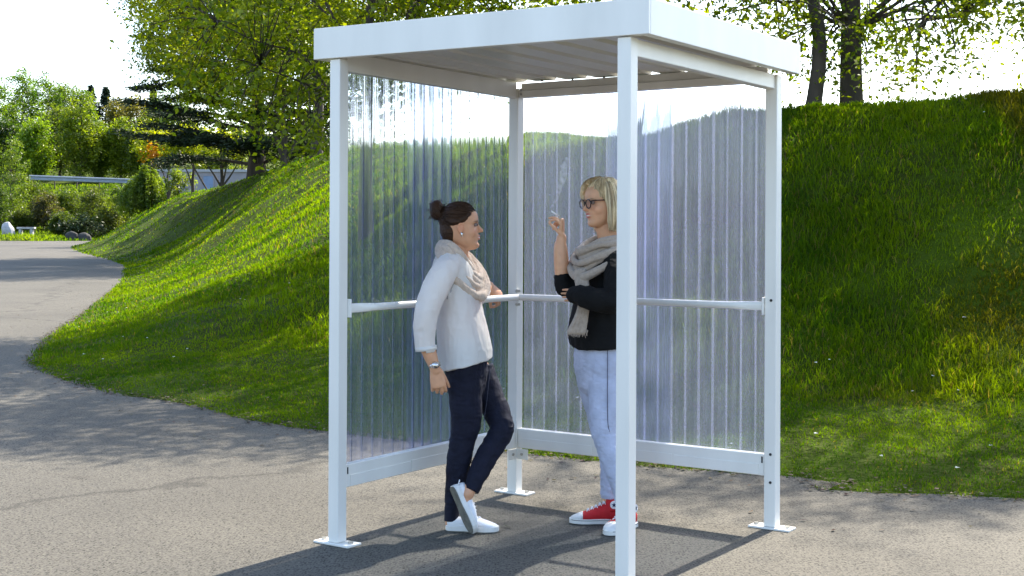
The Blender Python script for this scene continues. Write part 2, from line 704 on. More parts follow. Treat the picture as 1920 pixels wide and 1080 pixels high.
def sstep(e0, e1, x):
    t = np.clip((x - e0) / (e1 - e0), 0, 1)
    return t * t * (3 - 2 * t)


def mound_z(P, D=None):
    P = np.asarray(P, float)
    x, y = P[:, 0], P[:, 1]
    D = foot_dist(P) if D is None else D
    wn = sstep(-4.5, -1.5, x) * (1 - sstep(14, 24, y))
    lawn = 0.3 + 2.0 * wn + 0.25 * vnoise(P, 0.5, 5)
    run = 6.6 - 2.4 * wn
    Hm = np.interp(y, [12.5, 13.4, 14.5, 16, 21.7, 30, 37, 46, 58, 66, 85, 110],
                   [2.78, 2.76, 2.68, 2.50, 2.78, 3.35, 3.72, 4.0, 3.75, 3.3, 3.3, 3.1])
    z = np.where(D < lawn, 0.10 * D, 0.10 * lawn)
    t = np.clip((D - lawn) / run, 0, 1)
    t = (t * t * (3 - 2 * t)) * 0.6 + t * 0.4
    z = z + t * (Hm - 0.1 * lawn)
    rough = sstep(0.8, 4, D)
    z = z + rough * (0.05 * vnoise(P, 1.7, 1) + 0.09 * vnoise(P, 0.55, 2)) + 0.015 * vnoise(P, 5, 3) * sstep(0, .6, D)
    z = np.where(D < 0, 0.35 * D, z)
    return z + base_z(y)


# mown and rough grass bank as terrain
ys = [5.0]
while ys[-1] < 118:
    ys.append(ys[-1] + max(0.09, 0.011 * (ys[-1] - 2)))
xs = [-46.0]
while xs[-1] < 62:
    xx = xs[-1]
    xs.append(xx + (0.13 if -7 < xx < 6 else min(1.2, 0.13 + 0.06 * (abs(xx + .5) - 6))))
ys, xs = np.array(ys), np.array(xs)
GX, GY = np.meshgrid(xs, ys)
GP = np.stack([GX.ravel(), GY.ravel()], 1)
GD = foot_dist(GP)
GD = GD + (0.06 * vnoise(GP, 3.1, 9) + 0.03 * vnoise(GP, 9, 4)) * (1 - sstep(.12, .6, GD))
GZ = mound_z(GP, GD)
nx, ny = len(xs), len(ys)
ii = (np.arange(ny - 1)[:, None] * nx + np.arange(nx - 1)[None, :]).ravel()
GF = np.stack([ii, ii + 1, ii + nx + 1, ii + nx], 1)
keep = (GD[GF] > -0.35).any(1)
used = np.unique(GF[keep])
remap = np.full(len(GP), -1)
remap[used] = np.arange(len(used))
bank = link('bank', fastmesh('bank', np.column_stack([GP, GZ])[used], remap[GF[keep]]), M_SOIL, None, True)
tag(bank, kind='structure', label='grassy bank rising behind the shelter', cat='bank')

# asphalt sheet reaching far past the bank
ay = np.array([-30, 0, 4, 8, 20, 60, 118, 200, 600, 3000.0])
ax_ = np.array([-3000, -400, -90, -40, -10, 0, 10, 40, 90, 400, 3000.0])
AX, AY = np.meshgrid(ax_, ay)
AZ = np.where(AY <= 118, base_z(AY), 0.66)
aii = (np.arange(len(ay) - 1)[:, None] * len(ax_) + np.arange(len(ax_) - 1)[None, :]).ravel()
asph = link('road', fastmesh('road', np.stack([AX.ravel(), AY.ravel(), AZ.ravel()], 1),
            np.stack([aii, aii + 1, aii + len(ax_) + 1, aii + len(ax_)], 1)), M_ASPH)
tag(asph, kind='structure', label='weathered grey asphalt yard and path', cat='road')


def hill_z(P):
    P = np.asarray(P, float)
    x, y = P[:, 0], P[:, 1]
    z = 0.66 + np.interp(y, [106, 110, 118, 128, 150, 154, 160, 200, 280, 700], [-0.3, 0.12, 0.25, 0.7, 5.9, 6.1, 6.4, 12, 22, 24])
    side = 1 - sstep(-43, -24, x)
    return 0.2 + (z - 0.2) * side + 0.25 * vnoise(P, .12, 8)


hx = np.linspace(-160, 60, 111)
hy = np.concatenate([np.linspace(106.3, 165, 60), np.linspace(170, 700, 28)])
HX, HY = np.meshgrid(hx, hy)
HP = np.stack([HX.ravel(), HY.ravel()], 1)
hii = (np.arange(len(hy) - 1)[:, None] * len(hx) + np.arange(len(hx) - 1)[None, :]).ravel()
hill = link('hillside', fastmesh('hillside', np.column_stack([HP, hill_z(HP)]),
            np.stack([hii, hii + 1, hii + len(hx) + 1, hii + len(hx)], 1)), M_SOIL, None, True)
tag(hill, kind='structure', label='distant green hillside with road embankment', cat='hill')


# ------------------------------------------------------------------ grass
def blades(P, zf, hgt, wid, cols, bend, seed):
    """P (n,2) roots; returns V,F,C for tapering bent blades of two segments"""
    r = np.random.default_rng(seed)
    n = len(P)
    z = zf
    az = r.uniform(0, 2 * np.pi, n)
    ba = r.uniform(0, 2 * np.pi, n)
    wx, wy = np.cos(az) * wid * .5, np.sin(az) * wid * .5
    bx, by = np.cos(ba) * hgt * bend, np.sin(ba) * hgt * bend
    root = np.column_stack([P, z - 0.015])
    o = np.zeros((n, 5, 3))
    o[:, 0] = root + np.column_stack([wx, wy, 0 * wx])
    o[:, 1] = root - np.column_stack([wx, wy, 0 * wx])
    mid = root + np.column_stack([bx * .35, by * .35, hgt * .6])
    o[:, 2] = mid + np.column_stack([wx, wy, 0 * wx]) * .75
    o[:, 3] = mid - np.column_stack([wx, wy, 0 * wx]) * .75
    o[:, 4] = root + np.column_stack([bx, by, hgt * (1 - .35 * bend)])
    b = (np.arange(n) * 5)[:, None]
    F = np.concatenate([b + np.array([[0, 1, 3]]), b + np.array([[0, 3, 2]]), b + np.array([[2, 3, 4]])], 0)
    C = np.repeat(cols, 5, 0)
    return o.reshape(-1, 3), F, C


def grass_cols(P, D, n, r):
    k = np.clip(0.5 + 0.5 * vnoise(P, 0.8, 21) + 0.35 * vnoise(P, 3.0, 22) + r.normal(0, .18, n), 0, 1)[:, None]
    dark, lit = np.array([0.034, 0.088, 0.002]), np.array([0.150, 0.215, 0.002])  # deeper and yellower green of the blades themselves, mixed by noise
    c = dark * (1 - k) + lit * k
    dry = (r.random(n) < 0.05 + 0.16 * np.clip(vnoise(P, 1.1, 30) - .2, 0, 1) * (D > 2))[:, None]
    moss = np.clip((vnoise(P, .75, 61) - .18) * 3, 0, 1)[:, None] * (np.clip(D - 1.8, 0, 1) * sstep(-.5, 2, P[:, 0]))[:, None] * .75
    c = c * (1 - moss) + np.array([.105, .078, .006]) * moss
    c = np.where(dry, np.array([0.20, 0.155, 0.060]) * r.uniform(.6, 1.2, (n, 1)), c)
    return c * r.uniform(.8, 1.2, (n, 1))


def make_grass():
    Vs, Fs, Cs, off = [], [], [], 0
    bands = [(6.0, 9.5, 70000), (9.5, 14, 135000), (14, 19, 75000), (19, 30, 70000), (30, 50, 75000), (50, 112, 90000)]
    for bi, (y0, y1, cnt) in enumerate(bands):
        r = np.random.default_rng(100 + bi)
        n = cnt * 2
        y = np.sqrt(r.uniform(y0 ** 2, y1 ** 2, n))
        x = r.uniform(-.46, .46, n) * y + r.uniform(-.6, .6, n)
        P = np.column_stack([x, y])
        D = foot_dist(P)
        dens = np.clip(.70 + .75 * vnoise(P, 1.6, 40) + .3 * vnoise(P, 6, 43), .42, 1)
        ok = (D > r.normal(-.01, .03, n)) & (D < 13) & (r.random(n) < dens)
        P, D = P[ok][:cnt], D[ok][:cnt]
        n = len(P)
        long_ = sstep(1.9, 2.9, D + .35 * vnoise(P, .9, 41)) if y0 < 25 else np.ones(n) * .5
        if y0 >= 14 and y0 < 25:
            long_ = np.maximum(long_ * .8, .4)
        clump = np.clip(.62 + .75 * vnoise(P, 2.2, 42), .25, 1.5)
        h = (0.038 + long_ * (0.062 * clump + .012)) * r.uniform(.6, 1.3, n)
        h = h * (1 + .012 * np.maximum(0, P[:, 1] - 20))
        wdt = np.maximum(0.0045, 0.0008 * P[:, 1]) * r.uniform(.7, 1.3, n)
        cols = grass_cols(P, D, n, r)
        V, F, C = blades(P, mound_z(P, D), h, wdt, cols, r.uniform(.15, .85, n), 200 + bi)
        Vs.append(V); Fs.append(F + off); Cs.append(C); off += len(V)
    # tall tufts on the rough slope
    r = np.random.default_rng(77)
    n = 900
    y = r.uniform(8.5, 20, n)
    x = r.uniform(-.44, .44, n) * y
    P = np.column_stack([x, y]); D = foot_dist(P)
    P = P[(D > 2.0) & (D < 9)]
    k = 42
    Q = np.repeat(P, k, 0) + r.normal(0, .055, (len(P) * k, 2))
    D = foot_dist(Q)
    cols = grass_cols(Q, D, len(Q), r)
    cols = cols * np.repeat(r.uniform(.85, 1.35, (len(P), 1)), k, 0)
    V, F, C = blades(Q, mound_z(Q, D), np.repeat(r.uniform(.07, .165, len(P)), k) * r.uniform(.6, 1.15, len(Q)), np.full(len(Q), .0075), cols, r.uniform(.2, 1.0, len(Q)), 78)
    Vs.append(V); Fs.append(F + off); Cs.append(C)
    o = link('grass', fastmesh('grass', np.vstack(Vs), np.vstack(Fs), np.vstack(Cs)), M_GRASS)
    tag(o, 'green grass, mown along the edge and long on the bank', 'grass', kind='stuff')


make_grass()


def make_far_grass():
    r = np.random.default_rng(5)
    n = 30000
    y = r.uniform(107, 152, n); x = r.uniform(-.42, -.12, n) * y
    P = np.column_stack([x, y])
    k = np.clip(.5 + .6 * vnoise(P, .25, 3) + r.normal(0, .2, n), 0, 1)[:, None]
    cols = np.array([.06, .12, .012]) * (1 - k) + np.array([.16, .21, .02]) * k
    V, F, C = blades(P, hill_z(P), r.uniform(.15, .5, n), np.full(n, .12), cols, r.uniform(.2, .9, n), 6)
    o = link('grass', fastmesh('grass_far', V, F, C), M_GRASS)
    tag(o, 'distant verge and embankment grass below the guard rail', 'grass', kind='stuff')


make_far_grass()


def make_litter():
    """dry leaf flakes and crumbs lying along the grass edge and on the asphalt"""
    r = np.random.default_rng(9)
    n = 4600
    cum = np.concatenate([[0], np.cumsum(np.linalg.norm(np.diff(FOOT, axis=0), axis=1))])
    t = np.interp(r.uniform(3, 38, n), cum, np.arange(len(FOOT)))
    i = np.minimum(t.astype(int), len(FOOT) - 2)
    P = FOOT[i] * (1 - (t - i))[:, None] + FOOT[i + 1] * (t - i)[:, None] + r.normal(0, .05, (n, 2))
    m = r.random(n) < .16
    P[m] += r.normal(0, .5, (m.sum(), 2))
    D = foot_dist(P)
    z = np.where(D > 0, mound_z(P, D) + .012, base_z(P[:, 1]) + .004)
    s = r.uniform(.006, .022, n)
    a = r.uniform(0, 6.28, n)
    V = np.zeros((n, 4, 3))
    for q in range(4):
        rr = s * (1 if q % 2 == 0 else .55)
        V[:, q, 0] = P[:, 0] + np.cos(a + q * 1.57) * rr
        V[:, q, 1] = P[:, 1] + np.sin(a + q * 1.57) * rr
        V[:, q, 2] = z + r.uniform(0, .008, n)
    C = np.array([.11, .085, .05]) * r.uniform(.15, 1.6, (n, 1)) + r.uniform(0, .03, (n, 3))
    o = link('leaf_litter', fastmesh('leaf_litter', V.reshape(-1, 3), np.arange(n * 4).reshape(-1, 4), np.repeat(C, 4, 0)), leaf_mat('litter', .1, .02, (1, 1, 1)))
    tag(o, 'dry brown leaf crumbs along the grass edge', 'leaf litter', kind='stuff')


make_litter()


def make_daisies():
    r = np.random.default_rng(15)
    n = 260
    y = r.uniform(7.4, 22, n); x = r.uniform(-.42, .42, n) * y
    P = np.column_stack([x, y]); D = foot_dist(P)
    P = P[(D > .3) & (D < 8) & (vnoise(P, .7, 71) > .0)]
    D = foot_dist(P); z = mound_z(P, D)
    V, F = [], []
    for (x, y), zz in zip(P, z):
        s = r.uniform(.009, .017); a0 = r.uniform(0, 6); o = len(V); h = r.uniform(.05, .10)
        V += [(x + math.cos(a0 + k * math.pi / 4) * s * (1 if k % 2 else .75), y + math.sin(a0 + k * math.pi / 4) * s * (1 if k % 2 else .75), zz + h + .004 * (k % 3)) for k in range(8)]
        F.append(tuple(range(o, o + 8)))
    me = bpy.data.meshes.new('daisies'); me.from_pydata(V, [], F)
    tag(link('daisies', me, pmat('daisy_petals', (.75, .75, .70), .8, trans=.4)), 'small white daisies scattered in the grass', 'daisies', kind='stuff')


make_daisies()

# ------------------------------------------------------------------ trees
def leaves(C, R, per, size, cols, r, flat=.35, slim=.55, drop=0.0):
    """leaf cards round cluster centres C (n,3) of radius R (n,)"""
    n = len(C)
    m = n * per
    ctr = np.repeat(C, per, 0) + np.clip(r.normal(0, 1, (m, 3)), -1.7, 1.7) * np.repeat(R, per)[:, None] * np.array([1, 1, .75]) * .6
    if drop:
        ctr[:, 2] -= np.abs(r.normal(0, drop, m))
    s = size * r.uniform(.6, 1.3, m)
    nrm = r.normal(0, 1, (m, 3)); nrm[:, 2] = np.abs(nrm[:, 2]) + flat
    nrm /= np.linalg.norm(nrm, axis=1, keepdims=True)
    a = np.cross(nrm, r.normal(0, 1, (m, 3))); a /= np.linalg.norm(a, axis=1, keepdims=True)
    b = np.cross(nrm, a)
    V = np.zeros((m, 4, 3))
    V[:, 0] = ctr - a * s[:, None] * .5
    V[:, 2] = ctr + a * s[:, None] * .5
    V[:, 1] = ctr + b * (s * slim * .5)[:, None] + nrm * (s * .12)[:, None]
    V[:, 3] = ctr - b * (s * slim * .5)[:, None] + nrm * (s * .12)[:, None]
    cc = np.repeat(cols, per, 0) * r.uniform(.75, 1.25, (m, 1))
    return V.reshape(-1, 3), np.arange(m * 4).reshape(-1, 4), np.repeat(cc, 4, 0)


def limb(mb, p0, p1, r0, r1, sag, r, n=7):
    p0, p1 = np.asarray(p0, float), np.asarray(p1, float)
    L = np.linalg.norm(p1 - p0)
    mid = (p0 + p1) / 2 + np.array([r.normal(0, .06) * L, r.normal(0, .06) * L, sag * L])
    q1 = (p0 + mid) / 2 + r.normal(0, .025 * L, 3)
    q3 = (mid + p1) / 2 + r.normal(0, .025 * L, 3)
    path = catmull(np.array([p0, q1, mid, q3, p1]), 3)
    rad = np.linspace(r0, r1, len(path))
    mb.tube(path, rad, n=n, sub=1, cap=False, ref=(.3, .5, .1))
    return path


def tree(name, pos, h, tr, crown, radii, n_limb, n_cl, per, size, c0, c1, label, cat='tree', group=None, seed=1, lean=(0, 0),
         fork=None, low=.35, clr=.4, bark=None, extra=None, patch=None, leafmat=None, fill=.35, lr=.38):
    r = np.random.default_rng(seed)
    root = empty(name, pos)
    tag(root, label, cat, group)
    mb = MB()
    cz = np.asarray(crown, float)
    R = np.asarray(radii, float)
    top = np.array([lean[0], lean[1], h])
    pts = [np.zeros(3) - np.array([0, 0, .25])]
    for k in range(1, 7):
        f = k / 6
        pts.append(top * f + np.array([r.normal(0, .012 * h), r.normal(0, .012 * h), 0]) * (f < 1))
    tpath = catmull(np.array(pts), 4)
    trad = tr * (1 - .8 * np.linspace(0, 1, len(tpath))) + tr * .35 * np.exp(-np.linspace(0, 1, len(tpath)) * 22)
    mb.tube(tpath, trad, n=10, sub=1, cap=False, ref=(1, .2, 0))
    limbs = []
    for k in range(n_limb):
        d = r.normal(0, 1, 3); d /= np.linalg.norm(d)
        d[2] = d[2] * .8 + .05
        e = cz + R * d * r.uniform(.75, .98)
        f = np.clip((e[2] - .25 * h) / h * .8 + r.uniform(-.08, .05), low, .92)
        i = int(f * (len(tpath) - 1))
        limbs.append(limb(mb, tpath[i], e, trad[i] * lr, tr * .05, r.uniform(.02, .14), r))
    for st in (fork or []):
        p = [np.array([0, 0, 0.1])] + [np.array(q, float) for q in st[0]]
        pa = catmull(np.array(p), 5)
        mb.tube(pa, np.linspace(st[1], st[1] * .3, len(pa)), n=8, sub=1, cap=False)
        limbs.append(pa)
    LP = np.vstack(limbs + [tpath[len(tpath) // 2:]])
    d = r.normal(0, 1, (n_cl, 3)); d /= np.linalg.norm(d, axis=1, keepdims=True)
    rad = r.uniform(fill, 1, n_cl) ** .6
    CL = cz + R * d * rad[:, None]
    jit = 1 + .22 * vnoise(CL + seed, 1.6 / max(R), seed)
    CL = cz + (CL - cz) * jit[:, None]
    if extra is not None:
        CL = np.vstack([CL, np.asarray(extra, float)])
    D2 = ((CL[:, None, :] - LP[None, ::2, :]) ** 2).sum(2)
    nearest = LP[::2][D2.argmin(1)]
    for c, q in zip(CL, nearest):
        L = np.linalg.norm(c - q)
        if L > .1:
            m_ = (c + q) / 2 + np.array([0, 0, .08 * L]) + r.normal(0, .05 * L, 3)
            mb.tube(np.array([q, m_, c]), [min(tr * .10, .012 + .012 * L), min(tr * .07, .010 + .006 * L), .004], n=4, sub=2, cap=False)
    k = np.clip(.5 + .5 * vnoise(CL + 3, 1.4 / clr * .4, seed + 5) + r.normal(0, .22, len(CL)), 0, 1)[:, None]
    cols = np.asarray(c0) * (1 - k) + np.asarray(c1) * k
    if patch is not None:
        near = np.linalg.norm(CL - np.asarray(patch[0]), axis=1) < patch[1]
        cols[near] = patch[2]
    V, F, Cc = leaves(CL, np.full(len(CL), clr) * r.uniform(.6, 1.3, len(CL)), per, size, cols, r)
    mb.build('trunk', bark or M_BARK, root, True)
    link('crown', fastmesh('crown', V, F, Cc), leafmat or M_LEAF, root)
    return root


def on_bank(px, d):
    X, _ = ray(px, 300)
    x = X * d
    return (x, d, float(mound_z(np.array([[x, d]]))[0]))


def on_hill(px, d):
    X, _ = ray(px, 300)
    x = X * d
    return (x, d, float(hill_z(np.array([[x, d]]))[0]))


G0, G1 = (0.070, 0.120, 0.005), (0.260, 0.310, 0.010)        # spring leaves
GT = 'trees on the bank'
tree('leafy_tree', on_bank(1513, 14.9), 5.2, .090, (0, .1, 2.6), (2.1, 1.9, 2.2), 12, 200, 44, .075, G0, G1,
     'slender dark-trunked tree on the bank crest beside the right roof corner', group=GT, seed=3, lean=(-.10, .2), low=.3, clr=.34, lr=.28)
tree('leafy_tree', on_bank(1598, 15.3), 5.6, .138, (.4, .1, 2.6), (2.7, 2.1, 2.3), 16, 290, 44, .078, G0, G1,
     'thicker rough-barked tree on the bank crest, right of the slender one', group=GT, seed=5, lean=(.08, .1), low=.22, clr=.36, lr=.22)
tree('leafy_tree', on_bank(1985, 15.6), 7.8, .13, (.75, -.5, 4.0), (2.9, 2.2, 3.7), 20, 420, 46, .080, G0, G1,
     'low-branching tree at the right edge whose foliage hangs to the bank top', group=GT, seed=8, low=.12, clr=.36, lr=.25)
tree('leafy_tree', on_bank(1178, 16.2), 5.4, .11, (.0, -.5, 3.3), (2.5, 2.2, 1.9), 14, 420, 50, .085, G0, G1,
     'leafy tree on the bank hidden behind the nearest front post, crown above the roof', group=GT, seed=13, low=.3, clr=.38)
tree('leafy_tree', on_bank(789, 19.5), 6.4, .115, (-.1, 0, 3.9), (3.1, 2.6, 2.3), 14, 400, 50, .10, G0, G1,
     'tree whose thick trunk shows just above the front roof edge', group=GT, seed=17, low=.4, clr=.42)
tree('leafy_tree', on_bank(688, 17.8), 5.6, .10, (0, 0, 3.3), (2.6, 2.3, 2.1), 12, 360, 50, .09, G0, G1,
     'leafy tree behind the left end of the left wall panel', group=GT, seed=19, low=.3, clr=.40)
tree('leafy_tree', on_bank(592, 47), 13, .205, (-2.3, 0, 7.3), (6.2, 4.5, 4.2), 22, 700, 88, .14, (.085, .140, .005), (.30, .34, .010),
     'broad spreading tree with a straight dark trunk left of the shelter post', group=GT, seed=23, low=.28, clr=.60, lr=.32)
tree('leafy_tree', on_bank(533, 53), 9.5, .11, (-1.4, 0, 5.0), (4.6, 3.2, 3.4), 14, 420, 80, .135, (.085, .140, .005), (.29, .33, .010),
     'multi-stemmed tree with thin crooked stems between the two big trunks', group=GT, seed=29,
     fork=[([(-.5, 0, 1.6), (-1.6, 0, 3.4), (-2.2, 0, 5.5)], .09), ([(.6, .2, 1.5), (1.2, 0, 3.2), (1.0, 0, 5.0)], .08), ([(.2, 0, 1.8), (.9, 0, 4.2)], .06)], low=.2, clr=.6)


def cedar(name, pos, h, tr, n_br, reach, label, seed, group=None, cat='tree'):
    r = np.random.default_rng(seed)
    root = empty(name, pos)
    tag(root, label, cat, group)
    mb = MB()
    tp = catmull(np.array([(0, 0, -.3), (.05, 0, h * .3), (-.1, .05, h * .6), (0, 0, h)]), 6)
    trad = np.linspace(tr, tr * .12, len(tp)); trad[:3] *= (1.35, 1.15, 1.05)
    mb.tube(tp, trad, n=10, sub=1, cap=False, ref=(1, 0, 0))
    Cs = []
    for k in range(n_br):
        f = .08 + .90 * ((k + r.random()) / n_br) ** 1.25
        az = k * 2.4 + r.uniform(-.5, .5)
        L = reach * (1 - .72 * f) * r.uniform(.75, 1.15)
        i = int(f * (len(tp) - 1))
        p0 = tp[i]
        e = p0 + np.array([math.cos(az) * L, math.sin(az) * L, L * r.uniform(.02, .22)])
        pa = limb(mb, p0, e, trad[i] * .16 + .02, .012, .05, r, 6)
        for q in np.linspace(.25, 1, 9):
            c = pa[int(q * (len(pa) - 1))]
            for sgn in (-1, 1):
                l2 = L * .30 * (1.15 - q) + .25
                dirn = np.array([math.cos(az + sgn * .9), math.sin(az + sgn * .9), r.uniform(-.10, .06)])
                for s_ in np.linspace(.15, 1, 5):
                    Cs.append(c + dirn * l2 * s_ + r.normal(0, .05, 3))
    Cs = np.array(Cs)
    k = r.random((len(Cs), 1)) ** 2
    cols = np.array([.014, .028, .014]) * (1 - k) + np.array([.050, .078, .030]) * k
    per = 16
    m = len(Cs) * per
    ctr = np.repeat(Cs, per, 0) + r.normal(0, 1, (m, 3)) * np.array([.22, .22, .06])
    dr = r.normal(0, 1, (m, 3)) * np.array([1, 1, .35]); dr /= np.linalg.norm(dr, axis=1, keepdims=True)
    sd = np.cross(dr, r.normal(0, 1, (m, 3))); sd /= np.linalg.norm(sd, axis=1, keepdims=True)
    ln = r.uniform(.14, .34, m)[:, None]; wd = .035
    V = np.stack([ctr - dr * ln * .5, ctr + sd * wd, ctr + dr * ln * .5, ctr - sd * wd], 1)
    mb.build('trunk', M_BARK, root, True)
    link('crown', fastmesh('crown', V.reshape(-1, 3), np.arange(m * 4).reshape(-1, 4), np.repeat(np.repeat(cols, per, 0) * r.uniform(.7, 1.3, (m, 1)), 4, 0)), M_NEEDLE, root)
    return root


cedar('cedar_tree', on_bank(481, 57.5), 15, .36, 64, 6.1, 'dark cedar with flat layered branches reaching left over the bank', 31, 'trees on the bank')

YL0, YL1 = (.15, .20, .006), (.38, .40, .012)
tree('young_tree', on_bank(316, 84), 4.6, .085, (-.5, 0, 3.7), (2.0, 1.6, 1.35), 8, 90, 40, .22, YL0, YL1,
     'young yellow-green tree with an orange spray of leaves, forked thin trunk', 'tree', 'young trees on the bank', 37, low=.5, clr=.42,
     patch=((-.75, -.9, 3.2), .75, (.50, .22, .012)),
     extra=[(-.75, -1.0, 3.0), (-.70, -1.1, 3.3), (-.8, -.9, 3.6), (-.6, -1.0, 2.8)], fork=[([(-.25, 0, 1.6), (-.75, 0, 2.6)], .06), ([(.5, 0, 1.7), (1.5, 0, 2.4)], .05)])
tree('young_tree', on_bank(363, 74), 3.9, .10, (.1, 0, 2.6), (1.7, 1.3, 1.1), 8, 70, 40, .20, YL0, YL1,
     'young yellow-green tree leaning on a slanted stake before the grey wall', 'tree', 'young trees on the bank', 41, low=.45, clr=.40,
     fork=[([(-.4, 0, 1.3), (-1.0, 0, 2.0)], .05)])
tree('young_tree', on_bank(416, 66), 3.6, .10, (.3, 0, 2.1), (1.5, 1.2, .95), 8, 64, 40, .18, YL0, YL1,
     'small yellow-green tree with several stems, nearest the cedar trunk', 'tree', 'young trees on the bank', 43, low=.3, clr=.38,
     fork=[([(-.5, 0, .9), (-1.1, 0, 1.7)], .06), ([(.5, 0, .8), (1.0, 0, 1.7)], .06), ([(.2, 0, 1.0), (.3, 0, 2.0)], .06)])


def stake_for_tree():
    x, y, z = on_bank(372, 73.6)
    mb = MB()
    mb.tube([(x + .75, y, z - .3), (x - .45, y, z + 1.7)], [.05, .045], n=8, sub=1, cap=False)
    tag(mb.build('tree_stake', M_BARK, None), 'slanted dark wooden stake propping the young tree by the grey wall', 'stake')


stake_for_tree()


def weeping(name, pos, h, w_, label, seed, c0, c1, per=26, group=None):
    r = np.random.default_rng(seed)
    root = empty(name, pos); tag(root, label, 'shrub', group)
    mb = MB()
    mb.tube([(0, 0, -.2), (.05, 0, h * .5), (0, 0, h * .85)], [.09, .07, .03], n=8, sub=3, cap=False)
    Cs = []
    for k in range(120):
        az = r.uniform(0, 6.28); L = w_ * r.uniform(.3, 1) * (1 + .28 * math.sin(az * 2 + 1) + r.normal(0, .10))
        top = h * (1.0 - .25 * (L / w_) ** 2) * r.uniform(.72, 1.08) * (1 + .12 * math.cos(az + .6))
        end = r.uniform(.05, .35) * h
        for s_ in np.linspace(0, 1, 9):
            rad = L * (.45 + .55 * math.sin(s_ * 1.57))
            Cs.append((math.cos(az) * rad, math.sin(az) * rad, top + (end - top) * s_ ** 1.6))
    Cs = np.array(Cs)
    k = np.clip(.5 + .6 * vnoise(Cs, 1.2, seed) + r.normal(0, .2, len(Cs)), 0, 1)[:, None]
    V, F, C = leaves(Cs, np.full(len(Cs), .16), per, .16, np.array(c0) * (1 - k) + np.array(c1) * k, r, 0, .4, .1)
    mb.build('trunk', M_BARK, root, True)
    link('crown', fastmesh('crown', V, F, C), M_LEAF, root)


weeping('weeping_shrub', on_bank(271, 86.5), 3.0, 1.75, 'rounded weeping shrub with hanging bright green twigs at the bank end', 51, (.06, .12, .01), (.19, .25, .018))


def shrub(name, pos, R, label, seed, c0, c1, n_cl=60, per=34, size=.22, group=None, cat='shrub', mat=None, clr=None):
    R = np.array(R, float)
    return tree(name, pos, R[2] * 1.5, .05 + .02 * R[2], (0, 0, R[2] * .95), R, 7, n_cl, per, size, c0, c1, label, cat, group, seed, low=.1,
                clr=clr or .33 * R[0] ** .5, fill=.25, leafmat=mat)


shrub('shrub', on_bank(334, 82), (1.0, .9, .85), 'small light green bush under the young trees, right of the weeping shrub', 53, (.07, .12, .012), (.22, .26, .03), 40, 30, .18)

# ------------------------------------------------------------------ building, guard rail and woodland in the distance
def make_building():
    m_w = pmat('grey_render', (.27, .25, .27), .85, nscale=1.5, namp=.1, bump=.2, bscale=30)
    m_b = pmat('blue_panel', (.16, .23, .36), .5, nscale=2)
    x0 = ray(286, 300)[0] * 112; x1 = ray(560, 300)[0] * 112
    b = empty('low_building', ((x0 + x1) / 2, 112, 1.5))
    tag(b, 'long low pale grey building with a flat roof behind the young trees', 'building')
    hw = (x1 - x0) / 2
    z1 = ZC + (HOR - 325) / FPX * 112 - 1.5
    MB().box(-hw, hw, 0, 6, 0, z1).build('wall', m_w, b)
    MB().box(-hw - .15, hw + .15, -.15, 6.15, z1 + .003, z1 + .22).build('roof', pmat('roof_edge', (.34, .34, .36), .5), b)
    xd = ray(391, 300)[0] * 112 - (x0 + x1) / 2
    f = MB().box(xd - .42, xd + .42, -.04, -.003, .4, z1 - .35).build('door', m_b, b)
    MB().box(xd - .50, xd - .423, -.06, -.003, .4, z1 - .27).box(xd + .423, xd + .50, -.06, -.003, .4, z1 - .27).box(xd - .423, xd + .423, -.06, -.003, z1 - .347, z1 - .27).build('frame', m_w, f)


make_building()


def make_guardrail():
    m = pmat('galvanised', (.26, .29, .32), .5, metal=.4, nscale=3)
    d = 148.0
    X0, X1 = ray(55, 300)[0] * d, ray(275, 300)[0] * d
    root = empty('guard_rail', (X0, d, float(hill_z(np.array([[X0, d]]))[0])))
    tag(root, 'galvanised steel guard rail along the embankment top', 'guard rail')
    L = X1 - X0
    zt0 = ZC + (HOR - 332) / FPX * d - root.location.z
    zt1 = ZC + (HOR - 339) / FPX * d - root.location.z
    prof_ = [(0, 0), (-.10, -.07), (-.10, -.15), (0, -.22), (-.02, -.29), (-.10, -.37), (-.10, -.45), (0, -.52)]
    V, F = [], []
    for x, zt in ((0, zt0), (L, zt1)):
        V += [(x, p[0], zt + p[1] * 1.15) for p in prof_]
    n = len(prof_)
    V += [(v[0], v[1] + .03, v[2]) for v in V]
    for i in range(n - 1):
        F += [(i, i + 1, n + i + 1, n + i), (2 * n + i, 3 * n + i, 3 * n + i + 1, 2 * n + i + 1)]
    F += [(0, n, 3 * n, 2 * n), (n - 1, 3 * n - 1, 4 * n - 1, 2 * n - 1)]
    MB().add(V, F).build('beam', m, root)
    for k in range(6):
        x = .3 + k * (L - .6) / 5
        zt = zt0 + (zt1 - zt0) * x / L
        MB().box(x - .05, x + .05, .04, .16, -1.2, zt - .02).build('post', M_BARK, root)


make_guardrail()

